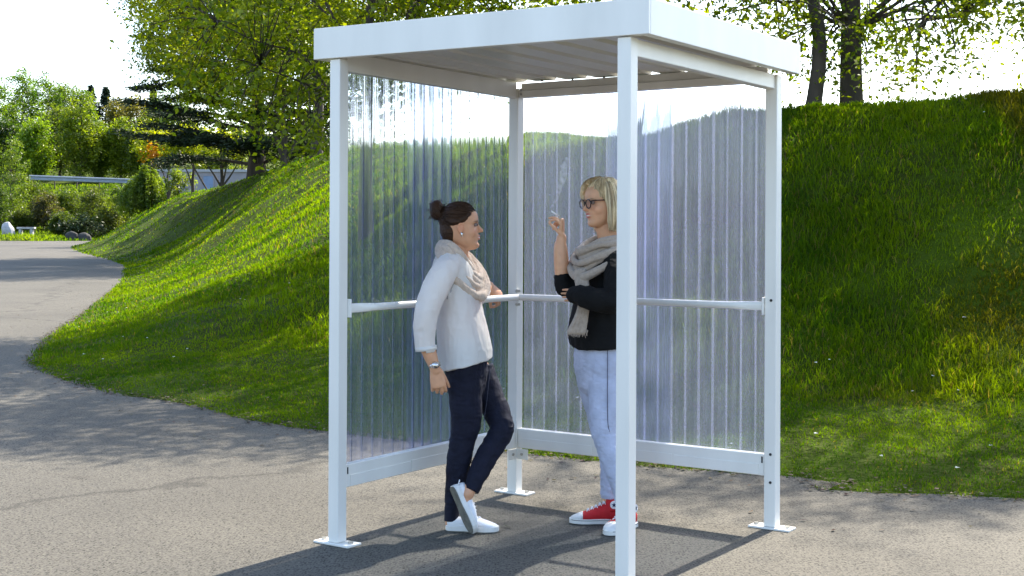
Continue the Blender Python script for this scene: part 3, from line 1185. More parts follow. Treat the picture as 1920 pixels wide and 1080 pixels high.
FD = [  # px, d, top y, half width px, colours, name, label
    (-18, 172, 150, 62, (0.041, 0.098, 0.008), (0.149, 0.234, 0.012), 'tall bushy green tree at the far left edge of the wood'),
    (42, 178, 133, 40, (0.047, 0.111, 0.010), (0.176, 0.273, 0.014), 'tallest light green tree on the wooded skyline'),
    (86, 182, 152, 34, (0.041, 0.091, 0.008), (0.135, 0.221, 0.011), 'mid green skyline tree just right of the tallest one'),
    (120, 190, 158, 30, (0.054, 0.104, 0.011), (0.162, 0.234, 0.016), 'skyline tree with a feathery top left of the first dark fir'),
    (150, 186, 172, 30, (0.047, 0.098, 0.010), (0.135, 0.208, 0.013), 'green tree below the dark fir tips on the skyline'),
    (222, 194, 186, 26, (0.121, 0.117, 0.032), (0.230, 0.208, 0.048), 'half bare brownish tree on the skyline right of the firs'),
    (255, 190, 178, 32, (0.135, 0.124, 0.032), (0.243, 0.221, 0.048), 'wide half bare olive brown tree at the right of the wood'),
    (300, 188, 180, 34, (0.081, 0.143, 0.010), (0.243, 0.299, 0.014), 'bright yellow green tree beyond the cedar branches'),
    (340, 186, 190, 36, (0.068, 0.130, 0.010), (0.189, 0.247, 0.014), 'green tree behind the cedar at the right end of the wood'),
    (10, 165, 228, 44, (0.024, 0.058, 0.008), (0.068, 0.117, 0.011), 'dark tree low in the left of the wood'),
    (68, 160, 224, 32, (0.074, 0.156, 0.010), (0.230, 0.325, 0.016), 'bright conical tree above the left end of the guard rail'),
    (112, 166, 205, 34, (0.061, 0.098, 0.014), (0.149, 0.195, 0.024), 'grey green tree between the conical tree and the yellow one'),
    (150, 160, 188, 40, (0.088, 0.143, 0.011), (0.243, 0.299, 0.018), 'large yellow green tree above the middle of the guard rail'),
    (188, 163, 236, 30, (0.047, 0.098, 0.008), (0.135, 0.208, 0.011), 'dark green tree above the right end of the guard rail'),
    (228, 162, 226, 30, (0.081, 0.143, 0.010), (0.216, 0.273, 0.014), 'light green tree behind the weeping shrub'),
    (268, 160, 240, 30, (0.041, 0.078, 0.008), (0.121, 0.169, 0.011), 'deep green tree behind the young tree with orange leaves'),
]
for k, (px, d, ty, hw, c0, c1, lab) in enumerate(FD):
    pos = on_hill(px, d)
    zt = ZC + (HOR - ty) / FPX * d
    H_ = max(zt - pos[2], 4)
    R_ = hw / FPX * d
    tree('woodland_tree', pos, H_ * .9, .2, (0, 0, H_ * .53), (R_, R_ * .9, H_ * .49), 8, 150, 60, .32, c0, c1, lab, 'tree', 'trees in the far wood', 300 + k, low=.15, clr=.85, fill=.3)


for k, (px, d, top_y, hw, lab) in enumerate((
        (400, 135, 262, 40, 'yellow green tree beyond the grey building, behind the cedar trunk'),
        (452, 140, 245, 44, 'pale green tree beyond the building between the two big trunks'),
        (520, 138, 240, 44, 'light green tree far behind the multi-stemmed tree'),
        (585, 142, 235, 44, 'distant light green tree behind the straight dark trunk'))):
    X_ = ray(px, 300)[0] * d
    zt = ZC + (HOR - top_y) / FPX * d
    tree('woodland_tree', (X_, d, .6), zt * .9, .2, (0, 0, zt * .55), (hw / FPX * d, hw / FPX * d, zt * .46), 8, 130, 30, .42, (.07, .12, .008), (.22, .26, .016), lab, 'tree', 'trees beyond the building', 500 + k, low=.15, clr=.8, fill=.3)


def fir(pos, h, wd, label, seed):
    r = np.random.default_rng(seed)
    root = empty('fir_tree', pos); tag(root, label, 'tree', 'dark firs on the skyline')
    mb = MB(); mb.tube([(0, 0, -.3), (0, 0, h)], [.22, .04], n=8, sub=3, cap=False)
    n = 520
    f = r.random(n) ** .8
    az = r.uniform(0, 6.28, n); rad = wd * (1 - f) * r.uniform(.3, 1.1, n) + .1
    C = np.column_stack([np.cos(az) * rad, np.sin(az) * rad, h * (.2 + .8 * f) - rad * .2])
    k = r.random((n, 1))
    V, F, Cc = leaves(C, np.full(n, .3), 6, .5, np.array([.010, .024, .014]) * (1 - k) + np.array([.03, .055, .022]) * k, r, .1, .3)
    mb.build('trunk', M_BARK, root, True)
    link('crown', fastmesh('crown', V, F, Cc), M_NEEDLE, root)


for px, ty, lab, sd in ((169, 165, 'left dark fir tip poking above the skyline', 1), (198, 168, 'middle dark fir tip with a bare leader above the skyline', 2), (287, 172, 'right dark fir tip close to the cedar branches', 3)):
    p = on_hill(px, 200)
    fir(p, ZC + (HOR - ty) / FPX * 200 - p[2], 3.0, lab, sd)

SH = [  # shrubs below the guard rail
    (22, 128, 268, 36, (.05, .10, .012), (.17, .23, .02), 'tall light green tree below the guard rail at the left edge'),
    (62, 133, 340, 24, (.06, .10, .014), (.15, .20, .02), 'pale green bush on the embankment right of the tall left tree'),
    (88, 124, 372, 24, (.05, .055, .02), (.11, .10, .035), 'brownish thinly leaved bush behind the pale bench'),
    (124, 128, 352, 28, (.045, .085, .012), (.14, .19, .018), 'mid green bush on the embankment under the guard rail'),
    (116, 120, 406, 20, (.03, .055, .010), (.09, .13, .016), 'low dark bush by the road verge right of the bench'),
    (176, 127, 352, 28, (.05, .08, .016), (.14, .17, .025), 'olive bush under the right half of the guard rail'),
    (205, 121, 378, 24, (.05, .08, .014), (.15, .18, .022), 'yellowish bush right of the dark spreading shrub'),
    (228, 124, 350, 24, (.035, .07, .010), (.10, .15, .016), 'green bush just left of the weeping shrub'),
    (-6, 122, 352, 24, (.03, .06, .010), (.09, .14, .016), 'dark bush behind the white boulder'),
    (46, 124, 398, 22, (.04, .07, .012), (.12, .16, .018), 'small dull green bush directly behind the pale bench'),
]
for k, (px, d, ty, hw, c0, c1, lab) in enumerate(SH):
    pos = on_hill(px, d)
    zt = ZC + (HOR - ty) / FPX * d
    H_ = zt - pos[2]
    R_ = hw / FPX * d
    tree('shrub', pos, H_ * .85, .08, (0, 0, H_ * .52), (R_, R_ * .8, H_ * .5), 8, 120, 46, .19, c0, c1, lab, 'shrub', 'shrubs below the guard rail', 400 + k, low=.06, clr=.5, fill=.3)
p = on_hill(152, 117)
shrub('spreading_shrub', p, (1.9, 1.5, 1.05), 'dark spreading conifer shrub with pale branch tips by the verge', 61, (.012, .022, .010), (.05, .075, .02), 60, 34, .3, cat='shrub', mat=M_NEEDLE)


def make_verge_things():
    m_r = pmat('pale_stone', (.36, .36, .37), .8, nscale=3, namp=.25, bump=.4, bscale=5)
    p = np.array(on_hill(13, 113.5))
    r = np.random.default_rng(4)
    V, F = ellipsoid((0, 0, .45), (.62, .45, .75), nu=14, nv=9)
    V = V + .22 * np.column_stack([vnoise(V, 1.7, i) for i in range(3)])
    V[:, 0] += .25 * (0.9 - V[:, 2])
    o = MB().add(V, F).build('boulder', m_r, None)
    o.location = p
    tag(o, 'whitish boulder on the far grass verge at the left edge', 'boulder')
    p = np.array(on_hill(50, 114))
    b = empty('stone_bench', p)
    tag(b, 'low pale stone bench on the far grass verge', 'bench')
    MB().box(-.75, .75, -.25, .25, .75, .92).build('seat', m_r, b, bevel=.02)
    for sx in (-.48, .48):
        MB().box(sx - .12, sx + .12, -.2, .2, -.1, .747).build('leg', m_r, b, bevel=.02)
    for px, lab in ((134, 'left dark stone block by the end of the bank'), (160, 'right grey stone block touching the end of the bank')):
        p = np.array(on_hill(px, 110.5))
        V, F = ellipsoid((0, 0, .3), (.5, .35, .42), nu=12, nv=8)
        V = V + .12 * np.column_stack([vnoise(V, 2.2, i + px) for i in range(3)])
        o = MB().add(V, F).build('stone_block', pmat('dark_stone', (.045, .043, .040), .9, nscale=3, namp=.3), None)
        o.location = p
        tag(o, lab, 'stone')


make_verge_things()

# ------------------------------------------------------------------ smoking shelter (local x along the left wall, y along the right wall)
SA, SB, HW = 1.4451, 1.4964, 0.030
shelter = empty('smoking_shelter', (0.0203, 7.2125, 0.0), math.radians(-124.0784))
tag(shelter, 'white metal smoking shelter with clear corrugated walls on the asphalt', 'shelter')


def roof_dz(y):
    return 0.006 - 0.018 * (y / SB)


def tilt(mb):
    mb.v = [(x, y, z + roof_dz(y)) for x, y, z in mb.v]
    return mb


for (px_, py_) in ((SA, 0), (0, 0), (0, SB), (SA, SB)):
    mb = MB().box(px_ - HW, px_ + HW, py_ - HW, py_ + HW, 0.011, 2.197 + roof_dz(py_))
    p = mb.build('post', M_WHITE, shelter, bevel=.004)
    MB().box(px_ - .045, px_ + .045, py_ - .105, py_ + .105, 0.0005, 0.0105).build('base_plate', M_WHITE, p, bevel=.002)
    for sy in (-.08, .08):
        MB().tube([(px_, py_ + sy, .0105), (px_, py_ + sy, .0205)], [.012, .012], n=6, sub=1, cap=False, ref=(1, 0, 0)).build('bolt', M_STEEL, p)

for z_ in (.36, .225, 1.10):
    MB().tube([(HW, SB + .004, z_), (HW + .003, SB + .004, z_)], [.007, .007], n=8, sub=1, cap=False, ref=(0, 1, 0)).build('bolt', M_DARK, shelter)


def wall_rail(name, axis, L, z0, z1, lip):
    """channel rail with a lower front plate set proud of the upper one"""
    def bx(mb, a0, a1, d0, d1, za, zb):
        return mb.box(a0, a1, d0, d1, za, zb) if axis == 'x' else mb.box(d0, d1, a0, a1, za, zb)
    a0, a1 = HW + .002, L - HW - .002
    mb = MB()
    bx(mb, a0, a1, -.022, .024, z0, z1)
    o = mb.build(name, M_WHITE, shelter, bevel=.003)
    if lip:
        zm = (z0 + z1) / 2 + .003
        n = 3
        seg = (a1 - a0 - .03) / n
        for i in range(n):
            s0 = a0 + .015 + i * seg
            fp = MB()
            bx(fp, s0, s0 + seg - .012, .0245, .0275, z0 + .003, zm + (.004 if i % 2 else 0))
            fp.build('cover_plate', M_WHITE, o, bevel=.0012)
        gp = MB()
        for e in (a1 - .004,):
            bx(gp, e - .009, e - .002, .0243, .0262, zm + .006, z1 - .012)
        gp.build('slot', M_DARK, o)
    return o


wall_rail('bottom_rail', 'x', SA, .253, .357, True)
wall_rail('bottom_rail', 'y', SB, .253, .357, True)
wall_rail('top_rail', 'x', SA, 2.152, 2.235, False)
tr_ = wall_rail('top_rail', 'y', SB, 2.152, 2.190, False)
MB().box(-.022, .002, HW + .002, SB - HW - .002, 2.193, 2.232).build('upper_rail', M_WHITE, shelter, bevel=.002)

# corner bracket plates and bolts on the back post
for (bx0, bx1, by0, by1) in ((HW + .001, HW + .075, HW - .004, HW + .003), (HW - .004, HW + .003, HW + .001, HW + .075)):
    for zc in (.222, ):
        pl = MB().box(bx0, bx1, by0, by1, zc - .028, zc + .028).build('bracket', M_WHITE, shelter, bevel=.0015)
        cx, cy = (bx0 + bx1) / 2, (by0 + by1) / 2
        b2 = MB()
        if bx1 - bx0 > by1 - by0:
            b2.tube([(cx, by1, zc), (cx, by1 + .006, zc)], [.008, .008], n=6, sub=1, cap=False, ref=(1, 0, 0))
        else:
            b2.tube([(bx1, cy, zc), (bx1 + .006, cy, zc)], [.008, .008], n=6, sub=1, cap=False, ref=(0, 1, 0))
        b2.build('bolt', M_STEEL, pl)
for z_ in (2.17, 2.195):
    MB().tube([(HW - .004, HW + .02, z_), (HW + .004, HW + .02, z_)], [.006, .006], n=8, sub=1, cap=False, ref=(0, 1, 0)).build('bolt', M_STEEL, shelter)


def corrugated(axis, a0, a1, z0, z1, off):
    pitch = .0765
    n = int((a1 - a0) / pitch * 20)
    a = np.linspace(a0, a1, n + 1)
    ph = np.sin(2 * np.pi * a / pitch)
    dd = off + .0042 * np.tanh(2.2 * (ph - .45)) + .0006 * np.sin(2 * np.pi * a / .0131)
    zz = np.linspace(z0, z1, 3)
    V = []
    for z in zz:
        for i in range(n + 1):
            V.append((a[i], dd[i], z) if axis == 'x' else (dd[i], a[i], z))
    F, I = [], []
    for k in range(len(zz) - 1):
        for i in range(n):
            F.append((k * (n + 1) + i, k * (n + 1) + i + 1, (k + 1) * (n + 1) + i + 1, (k + 1) * (n + 1) + i))
            p_ = ((a[i] + a[i + 1]) / 2 / pitch) % 1.0
            I.append(1 if .13 < p_ < .29 else 0)
    return V, F, I


for axis, spans in (('x', ((HW + .003, .899, -.034), (.525, SA - HW - .003, -.0375))), ('y', ((HW + .003, .931, -.034), (.557, SB - HW - .003, -.0375)))):
    for a0, a1, off in spans:
        V, F, I = corrugated(axis, a0, a1, .275, 2.225, off)
        cp = MB().add(V, F).build('corrugated_panel', (M_PC, M_RIB_SHEEN), shelter, True)
        cp.data.polygons.foreach_set('material_index', np.array(I, np.int32))

# handrails: round tube with flattened ends on small tabs, meeting at the back post
ZH = 1.072
for axis, L in (('x', SA), ('y', SB)):
    def q(a, d, z):
        return (a, d, z) if axis == 'x' else (d, a, z)
    rf_ = (0, 0, 1)
    a1 = L - HW - .004
    mb = MB()
    mb.tube([q(HW + .012, HW + .022, ZH), q(.35, HW + .022, ZH), q(.9, HW + .022, ZH), q(a1 - .20, HW + .022, ZH), q(a1 - .13, HW + .021, ZH), q(a1 - .07, HW + .012, ZH), q(a1, HW + .008, ZH)],
            [(.0175, .0175)] * 4 + [(.019, .013), (.021, .006), (.021, .004)], n=18, ref=rf_, sub=4)
    h_ = mb.build('handrail', M_WHITE, shelter, True)
    t2 = MB()
    if axis == 'x':
        t2.box(a1 - .002, a1 + .003, HW - .012, HW + .020, ZH - .042, ZH + .042)
    else:
        t2.box(HW - .012, HW + .020, a1 - .002, a1 + .003, ZH - .042, ZH + .042)
    t2.build('end_tab', M_WHITE, h_, bevel=.002)
for z_ in (ZH - .040, ZH + .032):
    for (x_, y_) in ((HW + .012, HW + .003), (HW + .003, HW + .014)):
        MB().tube([(x_, y_, z_), (x_ + .008, y_ + .008, z_)], [.0075, .0075], n=8, sub=1, cap=False, ref=(0, 0, 1)).build('bolt', M_STEEL, shelter)
MB().box(HW - .01, HW + .012, HW - .01, HW + .012, ZH - .052, ZH + .044).build('bracket', M_WHITE, shelter, bevel=.002)

# roof: fascia boards, edge beams, trapezoidal roof sheet
roof = empty('roof', (0, 0, 0)); roof.parent = shelter
FX0, FX1, FY0, FY1, FZ0, FZ1 = -.0453, SA + .0453, -.1166, SB + .1166, 2.200, 2.341
for (x0, x1, y0, y1) in ((FX1 - .016, FX1, FY0, FY1), (FX0, FX1 - .0165, FY0, FY0 + .016), (FX0, FX1 - .0165, FY1 - .016, FY1)):
    tilt(MB().box(x0, x1, y0, y1, FZ0, FZ1)).build('fascia', M_WHITE, roof, bevel=.0025)
lip = []
lip.append(MB().box(FX1 - .045, FX1 - .0165, FY0 + .017, FY1 - .017, FZ0 + .001, FZ0 + .004))
lip.append(MB().box(FX0, FX1 - .046, FY1 - .045, FY1 - .0165, FZ0 + .001, FZ0 + .004))
lip.append(MB().box(FX0, FX1 - .046, FY0 + .0165, FY0 + .045, FZ0 + .001, FZ0 + .004))
for l_ in lip:
    tilt(l_).build('fascia_lip', M_WHITE, roof)
beam = MB().box(HW + .002, SA - HW - .002, SB - .020, SB + .020, 2.128, 2.196)
bmo = tilt(beam).build('edge_beam', M_WHITE, roof, bevel=.003)
tilt(MB().box(HW + .004, SA - HW - .004, SB - .028, SB - .0205, 2.126, 2.136)).build('beam_lip', M_WHITE, bmo, bevel=.001)
tilt(MB().box(SA - .015, SA + .015, HW + .002, SB - HW - .002, 2.215, 2.30)).build('edge_beam', M_WHITE, roof)
# trapezoidal sheet: ribs run front to back, wide pans hang low, narrow ribs rise
yy, zz_ = [], []
y = FY0 + .02
while y < FY1 - .02:
    for dy, dz in ((0, 0), (.128, 0), (.143, .030), (.178, .030), (.193, 0)):
        if y + dy < FY1 - .02:
            yy.append(y + dy); zz_.append(2.240 + dz)
    y += .193 + 1e-4
V = []
for x_ in (FX0 + .002, SA * .5, FX1 - .02):
    V += [(x_, a, b + roof_dz(a)) for a, b in zip(yy, zz_)]
n = len(yy)
F = [(k * n + i, k * n + i + 1, (k + 1) * n + i + 1, (k + 1) * n + i) for k in (0, 1) for i in range(n - 1)]
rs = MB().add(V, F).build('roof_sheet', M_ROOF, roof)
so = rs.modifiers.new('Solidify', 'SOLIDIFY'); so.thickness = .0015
for k in range(8):
    y_ = FY0 + .02 + .064 + k * .193
    if HW < y_ < SB - HW:
        tilt(MB().tube([(-.008, y_, 2.2385), (-.008, y_, 2.232)], [.006, .006], n=6, sub=1, cap=False, ref=(1, 0, 0))).build('screw', M_DARK, roof)

# ------------------------------------------------------------------ people
def skin_mat(name, hue=(1, 1, 1)):
    return pmat(name, (.6, .36, .26), rough=.45, spec=.4, nscale=40, namp=.05, attr=True, sss=.12, bump=.05, bscale=300)


M_SKIN = skin_mat('skin')
M_SHIRT = pmat('white_cotton', (.96, .935, .895), rough=.85, nscale=9, namp=.02, bump=.06, bscale=90, sheen=.2, trans=.38)
M_LACE = pmat('lace', (.62, .60, .60), rough=.9, nscale=160, namp=.35, bump=.8, bscale=260)
M_NAVY = pmat('navy_denim', (.0075, .0085, .020), rough=.8, spec=.25, nscale=25, namp=.25, bump=.3, bscale=60)
M_SCARF1 = pmat('beige_knit', (.60, .47, .37), rough=.95, nscale=60, namp=.14, bump=.6, bscale=180, sheen=.3)
M_SCARF2 = pmat('taupe_knit', (.39, .31, .245), rough=.95, nscale=60, namp=.14, bump=.6, bscale=180, sheen=.3)
M_BLACK = pmat('black_jersey', (.0065, .0065, .0068), rough=.9, spec=.2, nscale=20, namp=.2, bump=.25, bscale=60)
M_PALE = pmat('pale_denim', (.44, .47, .60), rough=.85, nscale=11, namp=.16, bump=.35, bscale=70)
M_HAIR1 = pmat('dark_brown_hair', (.034, .016, .008), rough=.5, spec=.2, nscale=22, namp=.5, bump=.7, bscale=70, stretch=(.35, 1, 1.6))
M_HAIR2 = pmat('blonde_hair', (.56, .41, .22), rough=.55, spec=.4, nscale=38, namp=.45, bump=.6, bscale=80, stretch=(1, 1, .10), attr=True, trans=.15)
M_SHOE = pmat('white_canvas', (.78, .78, .80), rough=.8, nscale=30, namp=.03, bump=.2, bscale=200)
M_SOLE = pmat('white_rubber', (.70, .69, .66), rough=.55, nscale=20, namp=.06)
M_SOLED = pmat('worn_sole', (.17, .165, .14), rough=.85, nscale=25, namp=.3, bump=.4, bscale=90)
M_RED = pmat('red_canvas', (.50, .008, .014), rough=.75, nscale=40, namp=.10, bump=.25, bscale=220)
M_EYE = pmat('eye_white', (.24, .19, .17), rough=.4, spec=.2)
M_IRIS = pmat('iris', (.03, .018, .012), rough=.15)
M_FRAME = pmat('dark_frames', (.018, .010, .012), rough=.25)
M_CIG = pmat('cigarette_paper', (.82, .82, .80), rough=.7)
M_EMBER = pmat('ash', (.25, .23, .22), rough=.9)
M_METAL = pmat('polished_metal', (.70, .68, .64), rough=.2, metal=1.0)
M_DIAL = pmat('watch_dial', (.80, .79, .76), rough=.3)

HEAD = [  # z, front x, back x, half width, exponent
    (-.03, .20, .02, .10), (.0, .335, -.03, .135), (.045, .375, -.09, .195), (.10, .382, -.16, .245), (.165, .360, -.23, .285), (.21, .372, -.27, .30),
    (.255, .374, -.30, .312), (.30, .384, -.325, .322), (.36, .372, -.35, .335), (.43, .362, -.375, .345), (.49, .352, -.395, .350), (.53, .350, -.405, .352),
    (.585, .382, -.415, .355), (.65, .385, -.42, .358), (.72, .377, -.42, .355), (.79, .352, -.405, .34), (.86, .300, -.37, .305), (.92, .225, -.31, .245), (.965, .13, -.22, .165), (.99, .03, -.12, .08)]


def head_shapes(M, o, h, n=28):
    """M: 3x3 (columns: face, left, up), o: point under the ear at chin level, h: chin to crown"""
    M = np.asarray(M, float)
    rg = []
    for z, xf, xb, w_ in HEAD:
        cx = (xf + xb) / 2 - .04
        R = []
        for k in range(n):
            a = 2 * math.pi * k / n
            c, s = math.cos(a), math.sin(a)
            ex = .86 if c > 0 else 1.0
            x = cx + (xf - cx if c > 0 else cx - xb) * (abs(c) ** ex) * (1 if c > 0 else -1)
            y = w_ * math.copysign(abs(s) ** .92, s)
            R.append((x, y, z))
        rg.append(np.array(R))
    S = [rings(rg)]
    # nose
    S.append(tube([(.345, 0, .545), (.385, 0, .48), (.425, 0, .425), (.455, 0, .395)], [(.036, .03), (.042, .035), (.055, .042), (.052, .036)], n=12, sub=3))
    S.append(tube([(.36, 0, .375), (.435, 0, .385)], [(.075, .03), (.050, .028)], n=12, sub=1))
    # lips, chin, cheeks, ears
    S.append(tube([(.345, .105, .268), (.385, .05, .278), (.395, 0, .283), (.385, -.05, .278), (.345, -.105, .268)], [.016, .025, .026, .025, .016], n=8, sub=2, ref=(0, 0, 1)))
    S.append(tube([(.345, .10, .255), (.376, .05, .232), (.386, 0, .226), (.376, -.05, .232), (.345, -.10, .255)], [.014, .028, .032, .028, .014], n=8, sub=2, ref=(0, 0, 1)))
    S.append(ellipsoid((.335, 0, .075), (.062, .075, .06)))
    for sg in (-1, 1):
        S.append(ellipsoid((.19, sg * .20, .37), (.135, .105, .15)))
        S.append(ellipsoid((.335, sg * .13, .595), (.055, .10, .03)))
        S.append(ellipsoid((-.02, sg * .365, .45), (.068, .026, .115), Matrix.Rotation(-.18, 3, 'Y')))
        S.append(tube([(.02, sg * .372, .40), (.035, sg * .378, .50), (-.02, sg * .395, .565), (-.08, sg * .39, .50), (-.06, sg * .38, .41), (-.01, sg * .37, .345)], [.02, .016, .02, .02, .018, .022], n=8, sub=3))
    out_ = []
    for V, F in S:
        out_.append(((np.asarray(V) * h) @ M.T + np.asarray(o), F))
    return out_


def head_local(V, M, o, h):
    return (V - np.asarray(o)) @ np.asarray(M) / h


def face_cols(V, M, o, h, base, lips, brow):
    q = head_local(V, M, o, h)
    c = np.tile(np.array(base, float), (len(V), 1))
    c *= (1 + .05 * vnoise(V, 60, 2))[:, None]
    inh = (q[:, 2] > -.1) & (q[:, 2] < 1.1) & (np.abs(q[:, 0]) < .6) & (np.abs(q[:, 1]) < .6)
    def blob(cx, cy, cz, rx, ry, rz):
        return np.exp(-(((q[:, 0] - cx) / rx) ** 2 + ((np.abs(q[:, 1]) - cy) / ry) ** 2 + ((q[:, 2] - cz) / rz) ** 2)) * inh
    def mixc(c, col, m):
        m = np.clip(m, 0, 1)[:, None]
        return c * (1 - m) + np.array(col) * m
    c = mixc(c, np.array(base) * np.array([1.02, .70, .66]), .25 * blob(.30, .20, .37, .14, .12, .10))
    c = mixc(c, np.array(base) * np.array([1.0, .72, .68]), .5 * blob(.46, 0, .40, .07, .06, .06))
    c = mixc(c, np.array(base) * np.array([1.0, .68, .62]), .6 * blob(-.02, .38, .44, .12, .05, .14))
    c = mixc(c, lips, 1.3 * blob(.40, .0, .283, .05, .085, .018))
    c = mixc(c, lips, 1.3 * blob(.39, .0, .226, .05, .08, .022))
    tooth = blob(.40, .0, .256, .07, .075, .011)
    c = mixc(c, (.80, .77, .74), 1.5 * tooth)
    for cy_, cz_ in ((.10, .600), (.15, .612), (.20, .606), (.24, .59)):
        c = mixc(c, brow, .95 * blob(.365 - .1 * max(0, cy_ - .12), cy_, cz_, .08, .032, .013))
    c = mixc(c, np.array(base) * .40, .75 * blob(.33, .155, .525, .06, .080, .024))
    c = mixc(c, (.02, .012, .010), .95 * blob(.345, .16, .546, .06, .075, .010))
    return c


def face_shape(V, M, o, h):
    q = head_local(V, M, o, h)
    d = np.zeros_like(q)
    for sg in (-1, 1):
        e = np.exp(-(((q[:, 0] - .34) / .10) ** 2 + ((q[:, 1] - sg * .150) / .075) ** 2 + ((q[:, 2] - .525) / .045) ** 2))
        d[:, 0] -= .038 * e
    e = np.exp(-(((q[:, 0] - .39) / .06) ** 2 + (q[:, 1] / .09) ** 2 + ((q[:, 2] - .256) / .010) ** 2))
    d[:, 0] -= .018 * e
    return V + (d * h) @ np.asarray(M).T


def hand_shapes(W, u, v, nb, curls, thumb=(.75, .55, -.35), s=1.0, spread=.05):
    """W wrist, u towards the fingers, v towards the thumb side, nb out of the back of the hand; curls: bend per joint (rad) for index..little"""
    W, u, v, nb = [np.array(a, float) for a in (W, u, v, nb)]
    u /= np.linalg.norm(u)
    v -= u * (v @ u); v /= np.linalg.norm(v)
    n2 = np.cross(u, v)
    nb = n2 if n2 @ nb > 0 else -n2
    S = [tube([W - u * .015, W + u * .02, W + u * .055, W + u * .085], [(.023 * s, .017 * s), (.030 * s, .016 * s), (.037 * s, .014 * s), (.036 * s, .011 * s)], n=14, ref=v, sub=3)]
    lens = [(.040, .025, .020), (.044, .028, .021), (.041, .026, .020), (.033, .020, .018)]
    tips = []
    for i in range(4):
        off = (.028, .0095, -.0095, -.0275)[i]
        p = W + u * (.078 - .004 * abs(i - 1)) * s + v * off * s
        d = u * math.cos((1.3 - i) * spread) + v * math.sin((1.3 - i) * spread)
        pts, rr = [p - d * .02, p], [.0088 * s, .0092 * s]
        ang = 0
        for j in range(3):
            ang += curls[i][j]
            dd = d * math.cos(ang) - nb * math.sin(ang)
            p = p + dd * lens[i][j] * s
            pts.append(p); rr.append((.0085, .0078, .0066)[j] * s)
        S.append(tube(pts, rr, n=10, sub=3, ref=v))
        tips.append(p)
    b = W + u * .022 * s + v * .022 * s
    t = np.array(thumb)
    d1 = u * t[0] + v * t[1] + nb * t[2]; d1 /= np.linalg.norm(d1)
    d2 = d1 + u * .35 - nb * .35; d2 /= np.linalg.norm(d2)
    p1 = b + d1 * .040 * s; p2 = p1 + d2 * .030 * s; p3 = p2 + d2 * .022 * s
    S.append(tube([b - d1 * .012, b, p1, p2, p3], [.013 * s, .0135 * s, .0105 * s, .0095 * s, .007 * s], n=10, sub=3, ref=v))
    return S, tips


